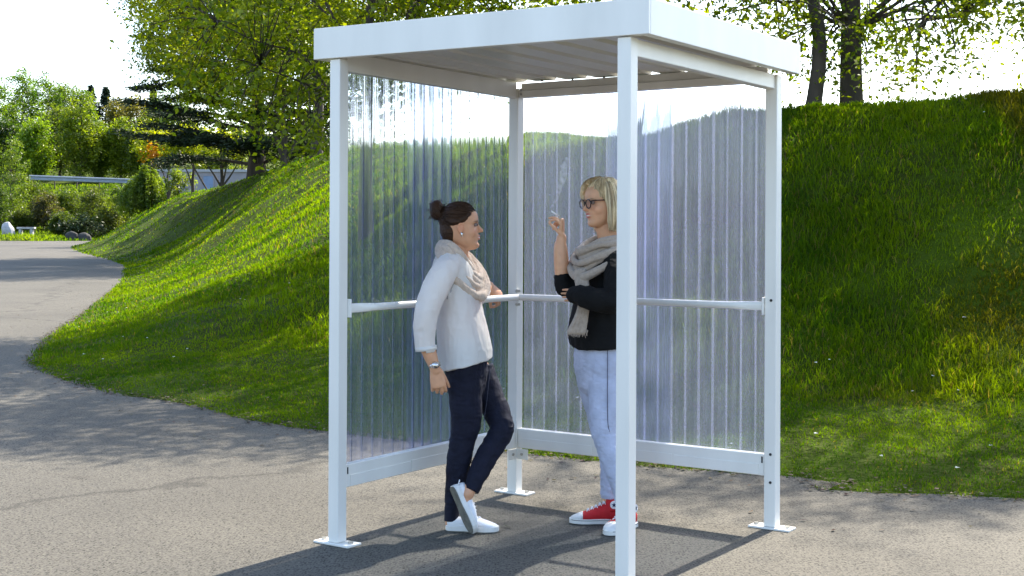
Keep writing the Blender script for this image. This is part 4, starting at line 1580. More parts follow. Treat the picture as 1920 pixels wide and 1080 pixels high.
def shoe(name, heel, toe, up, L, mats, parent, origin, high=False, lace=True):
    """heel/toe points of the sole line on the ground, up vector; local x heel->toe, y left, z up"""
    heel, toe, up = [np.array(a, float) for a in (heel, toe, up)]
    X = toe - heel; X /= np.linalg.norm(X)
    Z = up - X * (up @ X); Z /= np.linalg.norm(Z)
    Y = np.cross(Z, X)
    Mx = np.column_stack([X, Y, Z])
    def place(V):
        return np.asarray(V) @ Mx.T + heel - np.asarray(origin)
    xs_ = np.array([0, .02, .06, .12, .18, .25, .33, .42, .52, .64, .76, .86, .93, .975, 1.0])
    wd = np.array([.012, .024, .031, .033, .033, .032, .0315, .033, .037, .042, .043, .039, .031, .020, .008])
    if high:
        ht = np.array([.05, .075, .088, .095, .100, .103, .102, .094, .080, .066, .053, .043, .036, .030, .022])
    else:
        ht = np.array([.045, .062, .066, .064, .062, .062, .064, .066, .066, .060, .050, .041, .035, .030, .020])
    n = 20
    def ring(x, w_, z0, h_, p=2.3):
        R = []
        for k in range(n):
            a = 2 * math.pi * k / n
            c, s = math.cos(a), math.sin(a)
            y = w_ * math.copysign(abs(c) ** (2 / p), c)
            z = z0 + (h_ - z0) * (0.5 + .5 * s) if s < 0 else z0 + (h_ - z0) * (.5 + .5 * abs(s) ** (2 / 2.0))
            if s < 0:
                z = z0 + (h_ - z0) * .5 * (1 - abs(s) ** .5)
            else:
                y *= (1 - .45 * s * s)
            R.append((x, y, z))
        return np.array(R)
    V, F = rings([ring(a * L, b, .016, c) for a, b, c in zip(xs_, wd, ht)])
    mb = MB().add(place(V), F)
    if high:
        V, F = tube([(.048, 0, .06), (.047, 0, .09), (.044, 0, .114)], [(.034, .045), (.032, .040), (.032, .040)], n=18, ref=(0, 1, 0), sub=3, cap=False)
        mb.add(place(V), F)
    o = mb.build(name, mats[0], parent, True)
    sol = [np.array([((a * L) * 1.0 + (-.004 if i == 0 else (.004 if i == len(xs_) - 1 else 0)), (b + .0045) * sgn, z) for sgn, z in ((1, 0), (1, .024), (-1, .024), (-1, 0))]) for i, (a, b) in enumerate(zip(xs_, wd))]
    V, F = rings(sol)
    sb = MB().add(place(V), F).build('sole', mats[1], o, bevel=.003)
    if not high:
        V, F = rings([np.array([(a * L, b * sgn, z) for sgn, z in ((1, -.004), (1, .001), (-1, .001), (-1, -.004))]) for a, b in zip(xs_, wd)])
        MB().add(place(V), F).build('tread', M_SOLED, o)
    if lace:
        mb = MB()
        for k in range(5 if high else 3):
            t = (.50 + .065 * k if not high else .36 + .075 * k)
            x = t * L
            h_ = np.interp(t, xs_, ht) + .0015
            w2 = .016
            V, F = tube([(x - .006, -w2, h_ - .006), (x, 0, h_ + .003), (x + .006, w2, h_ - .006)], [.0028, .003, .0028], n=6, sub=2)
            mb.add(place(V), F)
            if high:
                V, F = tube([(x + .006, -w2, h_ - .006), (x, 0, h_ + .004), (x - .006, w2, h_ - .006)], [.0028, .003, .0028], n=6, sub=2)
                mb.add(place(V), F)
        mb.build('lace', M_SHOE, o, True)
    if high:
        V, F = rings([ring(a * L, b * 1.05 + .0005, .016, c * 1.06) for a, b, c in zip(xs_[-5:], wd[-5:], ht[-5:])])
        MB().add(place(V), F).build('toe_cap', M_SOLE, o, True)
        V, F = rings([np.array([((a * L), (b + .0056) * sgn, z) for sgn, z in ((1, .017), (1, .0195), (-1, .0195), (-1, .017))]) for a, b in zip(xs_[1:-1], wd[1:-1])])
        MB().add(place(V), F).build('stripe', M_DARK, o)
        for sg in (-1, 1):
            V = [(.045 + .019 * math.cos(a), sg * y_, .095 + .019 * math.sin(a)) for y_ in (.0325, .0385) for a in np.linspace(0, 2 * math.pi, 20, endpoint=False)]
            F = [tuple(range(20)), tuple(range(20, 40))] + [(i, (i + 1) % 20, 20 + (i + 1) % 20, 20 + i) for i in range(20)]
            pt = MB().add(place(V), F).build('ankle_patch', M_SHOE, o)
            st = []
            for y_ in (.0386, .0392):
                for k in range(10):
                    rr = .0135 if k % 2 == 0 else .0056
                    a = math.pi / 2 + k * math.pi / 5
                    st.append((.045 + rr * math.cos(a), sg * y_, .095 + rr * math.sin(a)))
            F = [tuple(range(10)), tuple(range(10, 20))] + [(i, (i + 1) % 10, 10 + (i + 1) % 10, 10 + i) for i in range(10)]
            m_star = bpy.data.materials.get('navy_star') or pmat('navy_star', (.01, .015, .06), .6)
            pt['label'] = 'round white ankle patch with a dark star'
            MB().add(place(st), F).build('star', m_star, o)
    return o


def basis(face, pitch=0.0, roll=0.0):
    """columns face, left, up from a horizontal facing direction"""
    f = Vector(face).normalized()
    up = Vector((0, 0, 1))
    l = up.cross(f)
    Rm = Matrix.Rotation(pitch, 3, l) @ Matrix.Rotation(roll, 3, f)
    f2, l2, u2 = Rm @ f, Rm @ l, Rm @ up
    return np.column_stack([f2, l2, u2])


def folds(V, Nn, amp, scale, stretch=(1, 1, 1), seed=0):
    q = V * np.array(stretch)
    k = vnoise(q, scale, seed)
    k2 = 1 - np.abs(vnoise(q, scale * 1.9, seed + 1)) * 2
    return V + Nn * (amp * (k * .6 + k2 * .5))[:, None]


def P(px, py, d):
    return np.array(at(px, py, d))


def strand_tubes(base_paths, n, spread, rad, r, sub=4, ref=(0, 0, 1)):
    pass


# ---------------------------------------- woman in the white blouse
def make_person_blouse():
    org = np.array([-.25, 6.36, 0.0])
    M1 = basis((math.cos(.06), math.sin(.06), 0), pitch=-.02)
    ho, hh = P(865, 467, 6.42), .222
    face = (.66, .345, .20)
    S = head_shapes(M1, ho, hh)
    S.append(tube([P(853, 490, 6.43), P(857, 470, 6.43), P(862, 452, 6.425), P(866, 435, 6.42)], [(.064, .060), (.054, .056), (.052, .056), (.05, .06)], n=18))
    # trunk, arms and legs inside the clothes
    S.append(tube([P(872, 690, 6.42), P(868, 640, 6.42), P(860, 580, 6.42), P(853, 530, 6.42), P(851, 500, 6.42), P(853, 485, 6.43)],
                  [(.15, .09), (.135, .09), (.13, .085), (.14, .085), (.15, .075), (.09, .055)], n=20))
    S.append(tube([P(848, 497, 6.30), P(825, 530, 6.22), P(798, 598, 6.19), P(799, 640, 6.20), P(806, 664, 6.20), P(813, 683, 6.20), P(817, 694, 6.20)],
                  [.045, .043, .036, .037, .0335, .027, .025], n=16))
    S.append(tube([P(856, 497, 6.55), P(872, 530, 6.62), P(890, 560, 6.78), P(903, 548, 6.90), P(914, 537, 6.99), P(918, 536, 7.01)], [.045, .043, .038, .036, .027, .024], n=16))
    S.append(tube([P(874, 690, 6.34), P(872, 745, 6.33), P(868, 815, 6.33), P(855, 900, 6.33), P(848, 960, 6.31), P(847, 980, 6.30)], [.07, .065, .046, .042, .03, .032], n=16))
    S.append(tube([P(893, 695, 6.5), P(915, 742, 6.47), P(940, 800, 6.40), P(905, 865, 6.30), P(881, 918, 6.23), P(875, 932, 6.225), P(873, 940, 6.22)], [.07, .065, .045, .04, .031, .026, .022], n=16))
    h1, _ = hand_shapes(P(816, 691, 6.20), (.20, .02, -1), (1, .15, .2), (-.1, -1, 0), [(.45, .75, .5), (.45, .8, .5), (.5, .85, .5), (.55, .9, .5)], thumb=(.85, .35, -.30))
    h2, _ = hand_shapes(P(916, 535, 7.01), (.62, .15, -.62), (-.45, -.7, -.3), (.62, -.45, .62), [(.7, .8, .5), (.7, .85, .5), (.75, .9, .5), (.8, .9, .5)], thumb=(.7, .4, -.5))
    S += h1 + h2
    M_H = M1

    def fn(V, Nn):
        return face_shape(V, M_H, ho, hh)

    def cf(V):
        return face_cols(V, M_H, ho, hh, face, (.55, .16, .14), (.05, .025, .015))
    body = clay('person', S, .0030, M_SKIN, None, org, it=2, fn=fn, colfn=cf)
    body.location = org
    tag(body, 'woman with dark hair in a bun, white blouse and navy trousers, leaning with crossed legs', 'person')

    def put(mb, name, mat, smooth=True, bevel=0):
        mb.v = [tuple(np.array(p) - org) for p in mb.v]
        return mb.build(name, mat, body, smooth, bevel)

    def hl(x, y, z):
        return M1 @ (np.array([x, y, z]) * hh) + ho
    for sg in (-1, 1):
        e = MB().add(*ellipsoid(hl(.310, sg * .150, .528), (.0105, .0108, .0095)))
        e = put(e, 'eye', M_EYE)
        i_ = MB().add(*ellipsoid(hl(.345, sg * .155, .528), (.0048, .0062, .0064)))
        i_.v = [tuple(np.array(p) - org) for p in i_.v]
        i_.build('iris', M_IRIS, e, True)
    # hair: cap, sides, nape and coiled bun
    r = np.random.default_rng(2)
    Hs = [ellipsoid((-.075, 0, .68), (.425, .388, .345), Matrix.Rotation(-.28, 3, 'Y')), ellipsoid((-.20, 0, .46), (.265, .315, .36)), ellipsoid((-.24, 0, .27), (.15, .20, .20)),
          ellipsoid((-.52, 0, .86), (.165, .19, .22))]
    for sg in (-1, 1):
        Hs.append(tube([(.17, sg * .300, .78), (.05, sg * .370, .66), (-.14, sg * .37, .60), (-.32, sg * .22, .68), (-.42, sg * .06, .78)], [.045, .05, .07, .08, .07], n=10, sub=4))
    for k in range(9):
        a0 = r.uniform(0, 6.28); tl = r.uniform(-.9, .9)
        rad = r.uniform(.10, .18)
        pts = []
        for t in np.linspace(0, r.uniform(3.2, 5.8), 9):
            p = np.array([math.cos(a0 + t) * rad, math.sin(a0 + t) * rad * 1.1, .06 * math.sin(2 * t + k)])
            p = np.array(Matrix.Rotation(tl, 3, 'X') @ Matrix.Rotation(r.uniform(-.15, .15) + 1.2, 3, 'Y') @ Vector(p))
            pts.append(p + np.array([-.52, 0, .86]))
        Hs.append(tube(pts, [.045 * r.uniform(.7, 1.2)] * 9, n=8, sub=3))
    Hw = [((np.asarray(V) * hh) @ M1.T + ho, F) for V, F in Hs]

    def hf(V, Nn):
        q = head_local(V, M1, ho, hh)
        ang = np.arctan2(q[:, 2] - .8, q[:, 0] + .5)
        g = np.sin(q[:, 1] * 60 + 6 * vnoise(q, 5, 3) + ang * 34) * .5 + vnoise(np.column_stack([ang * 9, q[:, 1] * 22, q[:, 0] * 3]), 1.6, 4)
        return V + Nn * (.0013 * g)[:, None]
    clay('hair', Hw, .0032, M_HAIR1, body, org, it=1, fn=hf)
    mb = MB()
    for k in range(36):
        a = r.uniform(0, 6.28)
        c = np.array([-.52, 0, .86]) + np.array([math.cos(a) * .17, r.uniform(-.15, .15), math.sin(a) * .20])
        e = c + np.array([math.cos(a) * r.uniform(.03, .12), r.normal(0, .05), math.sin(a) * r.uniform(.02, .12)])
        mb.tube([hl(*c), hl(*((c + e) / 2 + r.normal(0, .02, 3))), hl(*e)], [.0016, .0012, .0005], n=4, sub=2, cap=False)
    for k in range(22):
        c = np.array([-.22 + r.normal(0, .04), r.uniform(-.2, .2), .16 + r.normal(0, .04)])
        e = c + np.array([r.uniform(-.10, -.02), r.normal(0, .04), r.uniform(-.13, .02)])
        mb.tube([hl(*c), hl(*((c + e) / 2 + r.normal(0, .02, 3))), hl(*e)], [.0014, .001, .0005], n=4, sub=2, cap=False)
    RM = np.array(Matrix.Rotation(-.28, 3, 'Y'))
    e1_ = np.array([-.93, 0, .37])
    for k in range(190):
        a = r.uniform(-1.9, 1.9)
        s0 = np.array([math.cos(a), math.sin(a), r.uniform(-.16, .10) - .25 * max(0, abs(a) - 1.2)])
        s0 /= np.linalg.norm(s0)
        e0 = e1_ + r.normal(0, .10, 3); e0 /= np.linalg.norm(e0)
        om = math.acos(np.clip(s0 @ e0, -.999, .999))
        pts = []
        for t in np.linspace(0, 1, 6):
            d = (math.sin((1 - t) * om) * s0 + math.sin(t * om) * e0) / math.sin(om)
            q = RM @ (d * np.array([.425, .392, .349]) * (1.012 + .012 * math.sin(3.14 * t))) + np.array([-.075, 0, .68])
            pts.append(hl(*q))
        mb.tube(pts, [.0006, .0013, .0015, .0015, .0013, .0008], n=4, sub=3, cap=False)
    put(mb, 'loose_hair', M_HAIR1)['kind'] = 'stuff'
    # drop earring on the near ear
    for dx, dz, rr in ((.0, .345, .0050), (.012, .315, .0048), (-.008, .305, .0035), (.004, .285, .0040)):
        pass
    mb = MB()
    mb.tube([hl(.0, -.405, .352), hl(.012, -.412, .330), hl(.004, -.412, .305), hl(.014, -.41, .285)], [.0045, .0055, .0045, .0035], n=8, sub=2)
    put(mb, 'earring', M_METAL)

    # blouse
    B = [tube([P(871, 684, 6.42), P(871, 668, 6.42), P(869, 640, 6.42), P(864, 600, 6.42), P(857, 560, 6.42), P(852, 525, 6.42), P(849, 500, 6.42), P(850, 482, 6.425), P(854, 472, 6.43)],
              [(.19, .136), (.186, .134), (.178, .126), (.168, .116), (.163, .109), (.168, .108), (.178, .098), (.135, .078), (.07, .06)], n=28, sub=4, cap=False),
         tube([P(846, 494, 6.32), P(829, 515, 6.235), P(811, 555, 6.20), P(799, 597, 6.19), P(797, 630, 6.20), P(798.5, 652, 6.20)], [(.06, .058), (.062, .060), (.060, .060), (.056, .056), (.055, .053), (.050, .049)], n=20, sub=5, cap=False),
         tube([P(856, 495, 6.53), P(872, 525, 6.62), P(889, 556, 6.76), P(905, 546, 6.93)], [.06, .058, .052, .040], n=18, sub=4)]

    def bf(V, Nn):
        z = V[:, 2]
        zh = P(871, 684, 6.42)[2]
        low = 1 - sstep(zh, zh + .25, z)
        arm = V[:, 0] < (P(815, 600, 6.2)[0] + (z - P(815, 600, 6.2)[2]) * .30)
        V = V.copy()
        body_ = ~((V[:, 1] < 6.275) & arm)
        V[:, 2] += np.where(body_, low * (V[:, 0] - P(866, 600, 6.42)[0]) * .26, 0)
        V = folds(V, Nn, .0075, 8, (1.4, 1.4, .5), 3)
        V = folds(V, Nn, .0035, 24, (1, 1, .6), 5)
        k = (V[:, 1] < 6.28) & arm & (z < P(0, 575, 6.2)[2])
        V[:, :] += Nn * (np.where(k, .0022 * vnoise(V * np.array([1, 1, 3.0]), 16, 8), 0))[:, None]
        return V
    clay('blouse', B, .0042, M_SHIRT, body, org, it=4, fn=bf)
    cf_ = MB().tube([P(798.4, 649, 6.20), P(799.3, 657, 6.20)], [(.052, .0515), (.052, .0515)], n=24, sub=1, cap=False)
    put(cf_, 'cuff', M_SHIRT)
    # lace inset running along the sleeve head
    lp = MB().tube([P(828, 482, 6.292), P(840, 488, 6.262), P(847, 502, 6.254), P(849.5, 520, 6.256), P(847, 540, 6.260), P(839, 560, 6.262)], [(.008, .010), (.008, .010), (.009, .011), (.009, .011), (.008, .010), (.004, .005)], n=10, sub=4)
    put(lp, 'lace_inset', M_LACE)

    # trousers
    T = [tube([P(872, 655, 6.42), P(874, 690, 6.42), P(875, 725, 6.42)], [(.158, .098), (.172, .103), (.155, .095)], n=24, sub=4),
         tube([P(873, 690, 6.35), P(873, 745, 6.335), P(874, 790, 6.33), P(867.5, 822, 6.33), P(861, 862, 6.33), P(855, 900, 6.33), P(850, 930, 6.32), P(845.5, 978, 6.300)],
              [(.088, .088), (.082, .080), (.072, .073), (.062, .0625), (.058, .059), (.05, .050), (.042, .038), (.040, .032)], n=22, sub=4, cap=False),
         tube([P(895, 693, 6.49), P(914, 738, 6.47), P(933, 776, 6.43), P(940.5, 804, 6.395), P(926, 834, 6.35), P(908, 864, 6.30), P(894, 895, 6.26), P(883, 921, 6.23)],
              [(.085, .082), (.078, .074), (.067, .064), (.060, .058), (.053, .056), (.052, .053), (.046, .044), (.039, .036)], n=22, sub=4, cap=False)]

    def tf(V, Nn):
        V = folds(V, Nn, .0035, 16, (1, 1, 1.6), 9)
        z = V[:, 2]
        kn = np.exp(-((z - P(0, 808, 6.4)[2]) / .07) ** 2) + np.exp(-((z - P(0, 940, 6.3)[2]) / .07) ** 2) + .6 * np.exp(-((z - P(0, 720, 6.4)[2]) / .05) ** 2)
        return V + Nn * (.0045 * kn * vnoise(V * np.array([1, 1, 3.2]) + np.array([0, 0, 1.0]) * V[:, :1] * 1.2, 14, 4))[:, None]
    clay('trousers', T, .0040, M_NAVY, body, org, it=3, fn=tf)
    sm = MB().tube([P(921, 680, 6.40), P(917, 710, 6.385), P(913, 750, 6.375), P(907, 790, 6.365)], [.0016] * 4, n=5, sub=3, cap=False)
    put(sm, 'seam', pmat('seam_thread', (.05, .055, .09), .8))

    # infinity scarf: strands between a tight inner and a sagging outer loop
    inner = [P(826, 458, 6.43), P(840, 460, 6.335), P(862, 478, 6.325), P(884, 503, 6.37), P(893, 514, 6.43), P(886, 498, 6.50), P(868, 474, 6.525), P(843, 455, 6.51)]
    outer = [P(826, 470, 6.43), P(833, 484, 6.325), P(853, 520, 6.275), P(884, 551, 6.33), P(904, 548, 6.42), P(908, 523, 6.50), P(886, 486, 6.56), P(846, 461, 6.54)]
    Sx = []
    for k, s_ in enumerate((0, .2, .4, .6, .8, 1.0)):
        pth = []
        for i, (a, b) in enumerate(zip(inner, outer)):
            p = a * (1 - s_) + b * s_
            p = p + (p - P(862, 475, 6.43)) * np.array([.8, 1, .3]) * (.11 if k % 2 else -.05)
            p = p + np.array([.006 * math.sin(2.1 * k + i), .010 * math.sin(1.7 * k + 2 * i), .004 * math.cos(3 * k + i)])
            pth.append(p)
        rr = [.0178 + .004 * math.sin(1.3 * i + 2.2 * k) for i in range(len(pth))]
        Sx.append(tube(pth, rr, n=12, sub=6, closed=True, ref=(0, 0, 1)))
    Sx.append(tube([P(893, 553, 6.35), P(902, 556, 6.37), P(908, 552, 6.40)], [.018, .026, .018], n=12, sub=3))
    Sx.append(ellipsoid(P(870, 505, 6.42), (.06, .095, .045), Matrix.Rotation(.65, 3, 'Y')))

    def sf(V, Nn):
        V = folds(V, Nn, .0022, 26, (1, 1, 1), 12)
        return V
    clay('scarf', Sx, .0030, M_SCARF1, body, org, it=1, fn=sf)

    # watch on the near wrist
    c = P(815, 684, 6.20)
    ax = np.array([.21, .02, -.97])
    wb = MB().tube([c - ax * .008, c + ax * .008], [(.0305, .0295), (.0305, .0295)], n=22, sub=1, cap=False, ref=(0, 1, 0))
    wo = put(wb, 'watch_band', M_METAL)
    dn = np.array([.15, -1, .05]); dn /= np.linalg.norm(dn)
    dc = c + dn * .0290
    dl = MB().tube([dc, dc + dn * .0075], [.0185, .0180], n=22, sub=1, cap=True, ref=(1, 0, 0))
    dl.v = [tuple(np.array(p) - org) for p in dl.v]
    dl.build('watch_case', M_METAL, wo, True)
    df = MB().tube([dc + dn * .0076, dc + dn * .0150], [.0150, .0148], n=20, sub=1, cap=False, ref=(1, 0, 0))
    df.v = [tuple(np.array(p) - org) for p in df.v]
    df.build('dial', M_DIAL, wo)
    hd = MB()
    for a, l in ((.6, .010), (2.4, .007)):
        e1_ = np.cross(dn, np.array([0, 0, 1.0])); e1_ /= np.linalg.norm(e1_); e2_ = np.cross(e1_, dn)
        q = dc + dn * .0153
        hd.tube([q, q + (e1_ * math.cos(a) + e2_ * math.sin(a)) * l], [.0007, .0007], n=4, sub=1, cap=False)
    hd.v = [tuple(np.array(p) - org) for p in hd.v]
    hd.build('hand', M_DARK, wo)

    # shoes
    hx = P(838, 990, 6.30); hx[2] = .004
    tx = P(934, 990, 6.27); tx[2] = .004
    shoe('shoe', hx, tx, (0, 0, 1), .246, (M_SHOE, M_SOLE), body, org)
    toe = P(885, 1002, 6.205); toe[2] = .008
    heel = P(851, 921, 6.22)
    d_ = (heel - toe); d_ = d_ / np.linalg.norm(d_) * .235
    s2 = shoe('shoe', toe + d_, toe, (.80, .46, .38), .235, (M_SHOE, M_SOLE), body, org)
    tabp = toe + d_
    tb_ = MB().tube([tabp + np.array([.03, -.012, .012]), tabp + np.array([.036, -.014, .034])], [(.008, .003), (.009, .003)], n=8, sub=1)
    put(tb_, 'heel_tab', M_SHOE)
    return body


# ---------------------------------------- woman in black
def make_person_black():
    org = np.array([.46, 6.36, 0.0])
    fdir = (-.925, -.38, 0)
    M2 = basis(fdir, pitch=.10)
    ho, hh = P(1134, 423, 6.38), .222
    face = (.66, .355, .205)
    side = np.array([.38, -.925, 0])
    S = head_shapes(M2, ho, hh)
    S.append(tube([P(1147, 480, 6.40), P(1145, 460, 6.40), P(1141, 440, 6.39), P(1137, 420, 6.385)], [(.066, .062), (.055, .056), (.052, .055), (.05, .06)], n=18))
    S.append(tube([P(1128, 690, 6.40), P(1128, 640, 6.40), P(1132, 580, 6.40), P(1138, 530, 6.40), P(1143, 500, 6.40), P(1145, 485, 6.40)],
                  [(.14, .09), (.13, .09), (.13, .085), (.14, .085), (.15, .075), (.09, .055)], n=20, ref=side))
    # raised far arm
    S.append(tube([P(1124, 492, 6.52), P(1092, 522, 6.47), P(1062, 540, 6.42), P(1055, 520, 6.41), P(1052.5, 490, 6.41), P(1051, 462, 6.41), P(1052, 453, 6.41), P(1053, 446, 6.41)],
                  [.045, .04, .035, .036, .0365, .032, .026, .025], n=16))
    # near arm across the waist
    S.append(tube([P(1150, 492, 6.27), P(1156, 530, 6.17), P(1148, 565, 6.13), P(1115, 563, 6.12), P(1098, 556, 6.16), P(1087, 553, 6.20)], [.045, .043, .037, .036, .029, .024], n=16))
    S.append(tube([P(1140, 690, 6.33), P(1135, 750, 6.32), P(1128, 815, 6.29), P(1154, 888, 6.262), P(1171, 945, 6.247), P(1175, 975, 6.24)], [.07, .062, .042, .034, .026, .028], n=16))
    S.append(tube([P(1108, 690, 6.47), P(1118, 750, 6.488), P(1131, 815, 6.50), P(1141, 870, 6.492), P(1140.5, 930, 6.48), P(1142, 955, 6.48)], [.07, .058, .040, .032, .026, .028], n=16))
    h1, tips = hand_shapes(P(1053, 445, 6.41), (.03, -.03, 1), (-.25, -1, .05), (1, -.25, .1), [(.85, .75, .45), (.75, .65, .40), (1.3, 1.2, .7), (1.4, 1.25, .8)], thumb=(.72, .20, -.85), spread=.05, s=.82)
    h2, _ = hand_shapes(P(1087, 553, 6.20), (-.32, .94, -.05), (0, 0, 1), (.93, .35, 0), [(.4, .5, .4), (.4, .5, .4), (.4, .55, .4), (.45, .6, .4)], thumb=(.8, .1, -.3), s=.80)
    S += h1 + h2

    def fn(V, Nn):
        return face_shape(V, M2, ho, hh)

    def cf(V):
        return face_cols(V, M2, ho, hh, face, (.48, .075, .085), (.22, .13, .07))
    body = clay('person', S, .0030, M_SKIN, None, org, it=2, fn=fn, colfn=cf)
    body.location = org
    tag(body, 'blonde woman with glasses in black top and pale jeans, raising a cigarette', 'person')

    def put(mb, name, mat, smooth=True, bevel=0, parent=None):
        mb.v = [tuple(np.array(p) - org) for p in mb.v]
        return mb.build(name, mat, parent or body, smooth, bevel)

    def hl(x, y, z):
        return M2 @ (np.array([x, y, z]) * hh) + ho
    for sg in (-1, 1):
        e = put(MB().add(*ellipsoid(hl(.310, sg * .150, .528), (.0105, .0108, .0095))), 'eye', M_EYE)
        put(MB().add(*ellipsoid(hl(.345, sg * .155, .528), (.0048, .0062, .0064))), 'iris', M_IRIS, parent=e)
    # bob of blonde hair with a side parting
    r = np.random.default_rng(6)
    Hs = [ellipsoid((-.06, 0, .70), (.425, .40, .35), Matrix.Rotation(.20, 3, 'Y')), ellipsoid((-.20, 0, .50), (.27, .36, .42))]
    for sg in (-1, 1):
        Hs.append(tube([(.06, sg * .20, 1.0), (.08, sg * .345, .80), (.03, sg * .410, .58), (.01, sg * .425, .32), (.01, sg * .40, .10), (-.01, sg * .36, -.08)],
                       [(.05, .06), (.07, .05), (.11, .05), (.12, .05), (.12, .048), (.10, .030)], n=14, sub=4, ref=(1, 0, 0)))
        Hs.append(tube([(-.10, sg * .25, .98), (-.10, sg * .38, .75), (-.12, sg * .43, .45), (-.12, sg * .40, .15), (-.12, sg * .34, -.10)],
                       [(.12, .06), (.16, .06), (.18, .06), (.18, .06), (.15, .035)], n=14, sub=4, ref=(1, 0, 0)))
    Hs.append(tube([(-.30, 0, .85), (-.40, 0, .5), (-.38, 0, .15), (-.34, 0, -.12)], [(.28, .12), (.32, .13), (.33, .12), (.28, .07)], n=18, sub=4, ref=(0, 1, 0)))
    # fringe swept to the far side
    Hs.append(tube([(.02, -.04, 1.03), (.22, -.08, .985), (.34, -.17, .88), (.345, -.27, .70), (.29, -.335, .48), (.23, -.36, .28)], [.05, .06, .055, .05, .045, .025], n=12, sub=4))
    Hs.append(tube([(.0, .06, 1.02), (.17, .12, .96), (.225, .22, .87), (.165, .325, .73), (.10, .395, .54), (.07, .425, .36), (.05, .42, .2)], [.05, .05, .04, .035, .035, .03, .025], n=12, sub=4))
    Hw = [((np.asarray(V) * hh) @ M2.T + ho, F) for V, F in Hs]

    def hf(V, Nn):
        q = head_local(V, M2, ho, hh)
        ang = np.arctan2(q[:, 1], q[:, 0] + .1)
        g = vnoise(np.column_stack([ang * 16, q[:, 2] * .9, 0 * ang]), 1.5, 4) + .6 * vnoise(np.column_stack([ang * 40, q[:, 2] * 1.5, 0 * ang]), 1.3, 5)
        return V + Nn * (.0026 * g)[:, None]

    def hc(V):
        q = head_local(V, M2, ho, hh)
        ang = np.arctan2(q[:, 1], q[:, 0] + .1)
        k = np.clip(.5 + .55 * vnoise(np.column_stack([ang * 18, q[:, 2] * 1.2, 0 * ang]), 1.4, 14) + .35 * vnoise(np.column_stack([ang * 50, q[:, 2] * 2, 0 * ang]), 1.2, 15), 0, 1)
        root_ = np.clip((q[:, 2] - .86) / .12, 0, 1) * np.exp(-((q[:, 1] + .08) / .10) ** 2)
        k = np.clip(k - .7 * root_, 0, 1)[:, None]
        return np.array([.36, .23, .10]) * (1 - k) + np.array([.94, .78, .50]) * k
    hair = clay('hair', Hw, .0032, M_HAIR2, body, org, it=2, fn=hf, colfn=hc)
    V_, F_, C_, off = [], [], [], 0
    for k in range(230):
        a = r.uniform(-2.6, 2.6)
        sg = 1 if a > 0 else -1
        th = abs(a)
        top = np.array([-.05 + .16 * math.cos(th), sg * .16 * math.sin(th) - .05, 1.035])
        wx = -.08 + .40 * math.cos(th) * (.62 if th < 1.1 else 1)
        side_ = np.array([wx, sg * .47 * math.sin(min(th + .25, 1.57)) if th < 1.57 else sg * .47 * math.sin(th), .60])
        if th < .85:
            continue
        e = np.array([wx + r.normal(0, .02), side_[1] * r.uniform(.80, .95), r.uniform(-.18, .05)])
        m1 = np.array([(top[0] + side_[0]) / 2, (top[1] * .35 + side_[1] * .72), .90])
        pts = [hl(*top), hl(*m1), hl(*side_), hl(*((side_ + e) / 2 + np.array([0, sg * .015, 0]))), hl(*e)]
        Vt, Ft = tube(pts, [.0018, .0024, .0028, .0024, .0006], n=4, sub=4, cap=False)
        Ft = [f for f in Ft if len(f) == 4]
        V_.append(Vt - org); F_.append(np.array(Ft) + off); off += len(Vt)
        kk = r.random()
        C_.append(np.tile(np.array([.32, .20, .09]) * (1 - kk) + np.array([.96, .82, .56]) * kk, (len(Vt), 1)))
    link('hair_strands', fastmesh('hair_strands', np.vstack(V_), np.vstack(F_), np.vstack(C_)), M_HAIR2, body, True)['kind'] = 'stuff'
    # glasses
    gl = MB()
    for sg in (-1, 1):
        c0 = np.array([.425, sg * .155, .515])
        pts = []
        for t in np.linspace(0, 2 * math.pi, 18, endpoint=False):
            pts.append(hl(c0[0] - .07 * abs(math.cos(t) * .5 + .0) * 0 - .05 * max(0, sg * (c0[1] + sg * 0) * 0), c0[1] + .118 * math.cos(t), c0[2] + .105 * math.sin(t) * (1 if math.sin(t) < 0 else .85)))
        gl.tube(pts, [.0027] * 18, n=8, sub=2, closed=True, ref=M2[:, 0])
        gl.tube([hl(.418, sg * .268, .565), hl(.36, sg * .345, .575), hl(.10, sg * .385, .560), hl(-.03, sg * .395, .535)], [.0028, .003, .0024, .002], n=8, sub=3)
    gl.tube([hl(.428, -.04, .545), hl(.445, 0, .553), hl(.428, .04, .545)], [.0024] * 3, n=8, sub=3)
    go = put(gl, 'glasses', M_FRAME)
    m_l, t_, o_ = new_mat('lens')
    a_ = t_.nodes.new('ShaderNodeBsdfTransparent'); a_.inputs[0].default_value = (.92, .90, .92, 1)
    g_ = t_.nodes.new('ShaderNodeBsdfGlossy'); g_.inputs['Roughness'].default_value = .05
    x_ = t_.nodes.new('ShaderNodeMixShader'); x_.inputs[0].default_value = .07
    t_.links.new(a_.outputs[0], x_.inputs[1]); t_.links.new(g_.outputs[0], x_.inputs[2]); t_.links.new(x_.outputs[0], o_.inputs[0])
    for sg in (-1, 1):
        V = [hl(.424 + dx, sg * .155 + .114 * math.cos(t), .515 + .10 * math.sin(t) * (1 if math.sin(t) < 0 else .85)) for dx in (0, .006) for t in np.linspace(0, 2 * math.pi, 18, endpoint=False)]
        F = [tuple(range(18)), tuple(range(18, 36))] + [(i, (i + 1) % 18, 18 + (i + 1) % 18, 18 + i) for i in range(18)]
        put(MB().add(V, F), 'lens', m_l, False, parent=go)

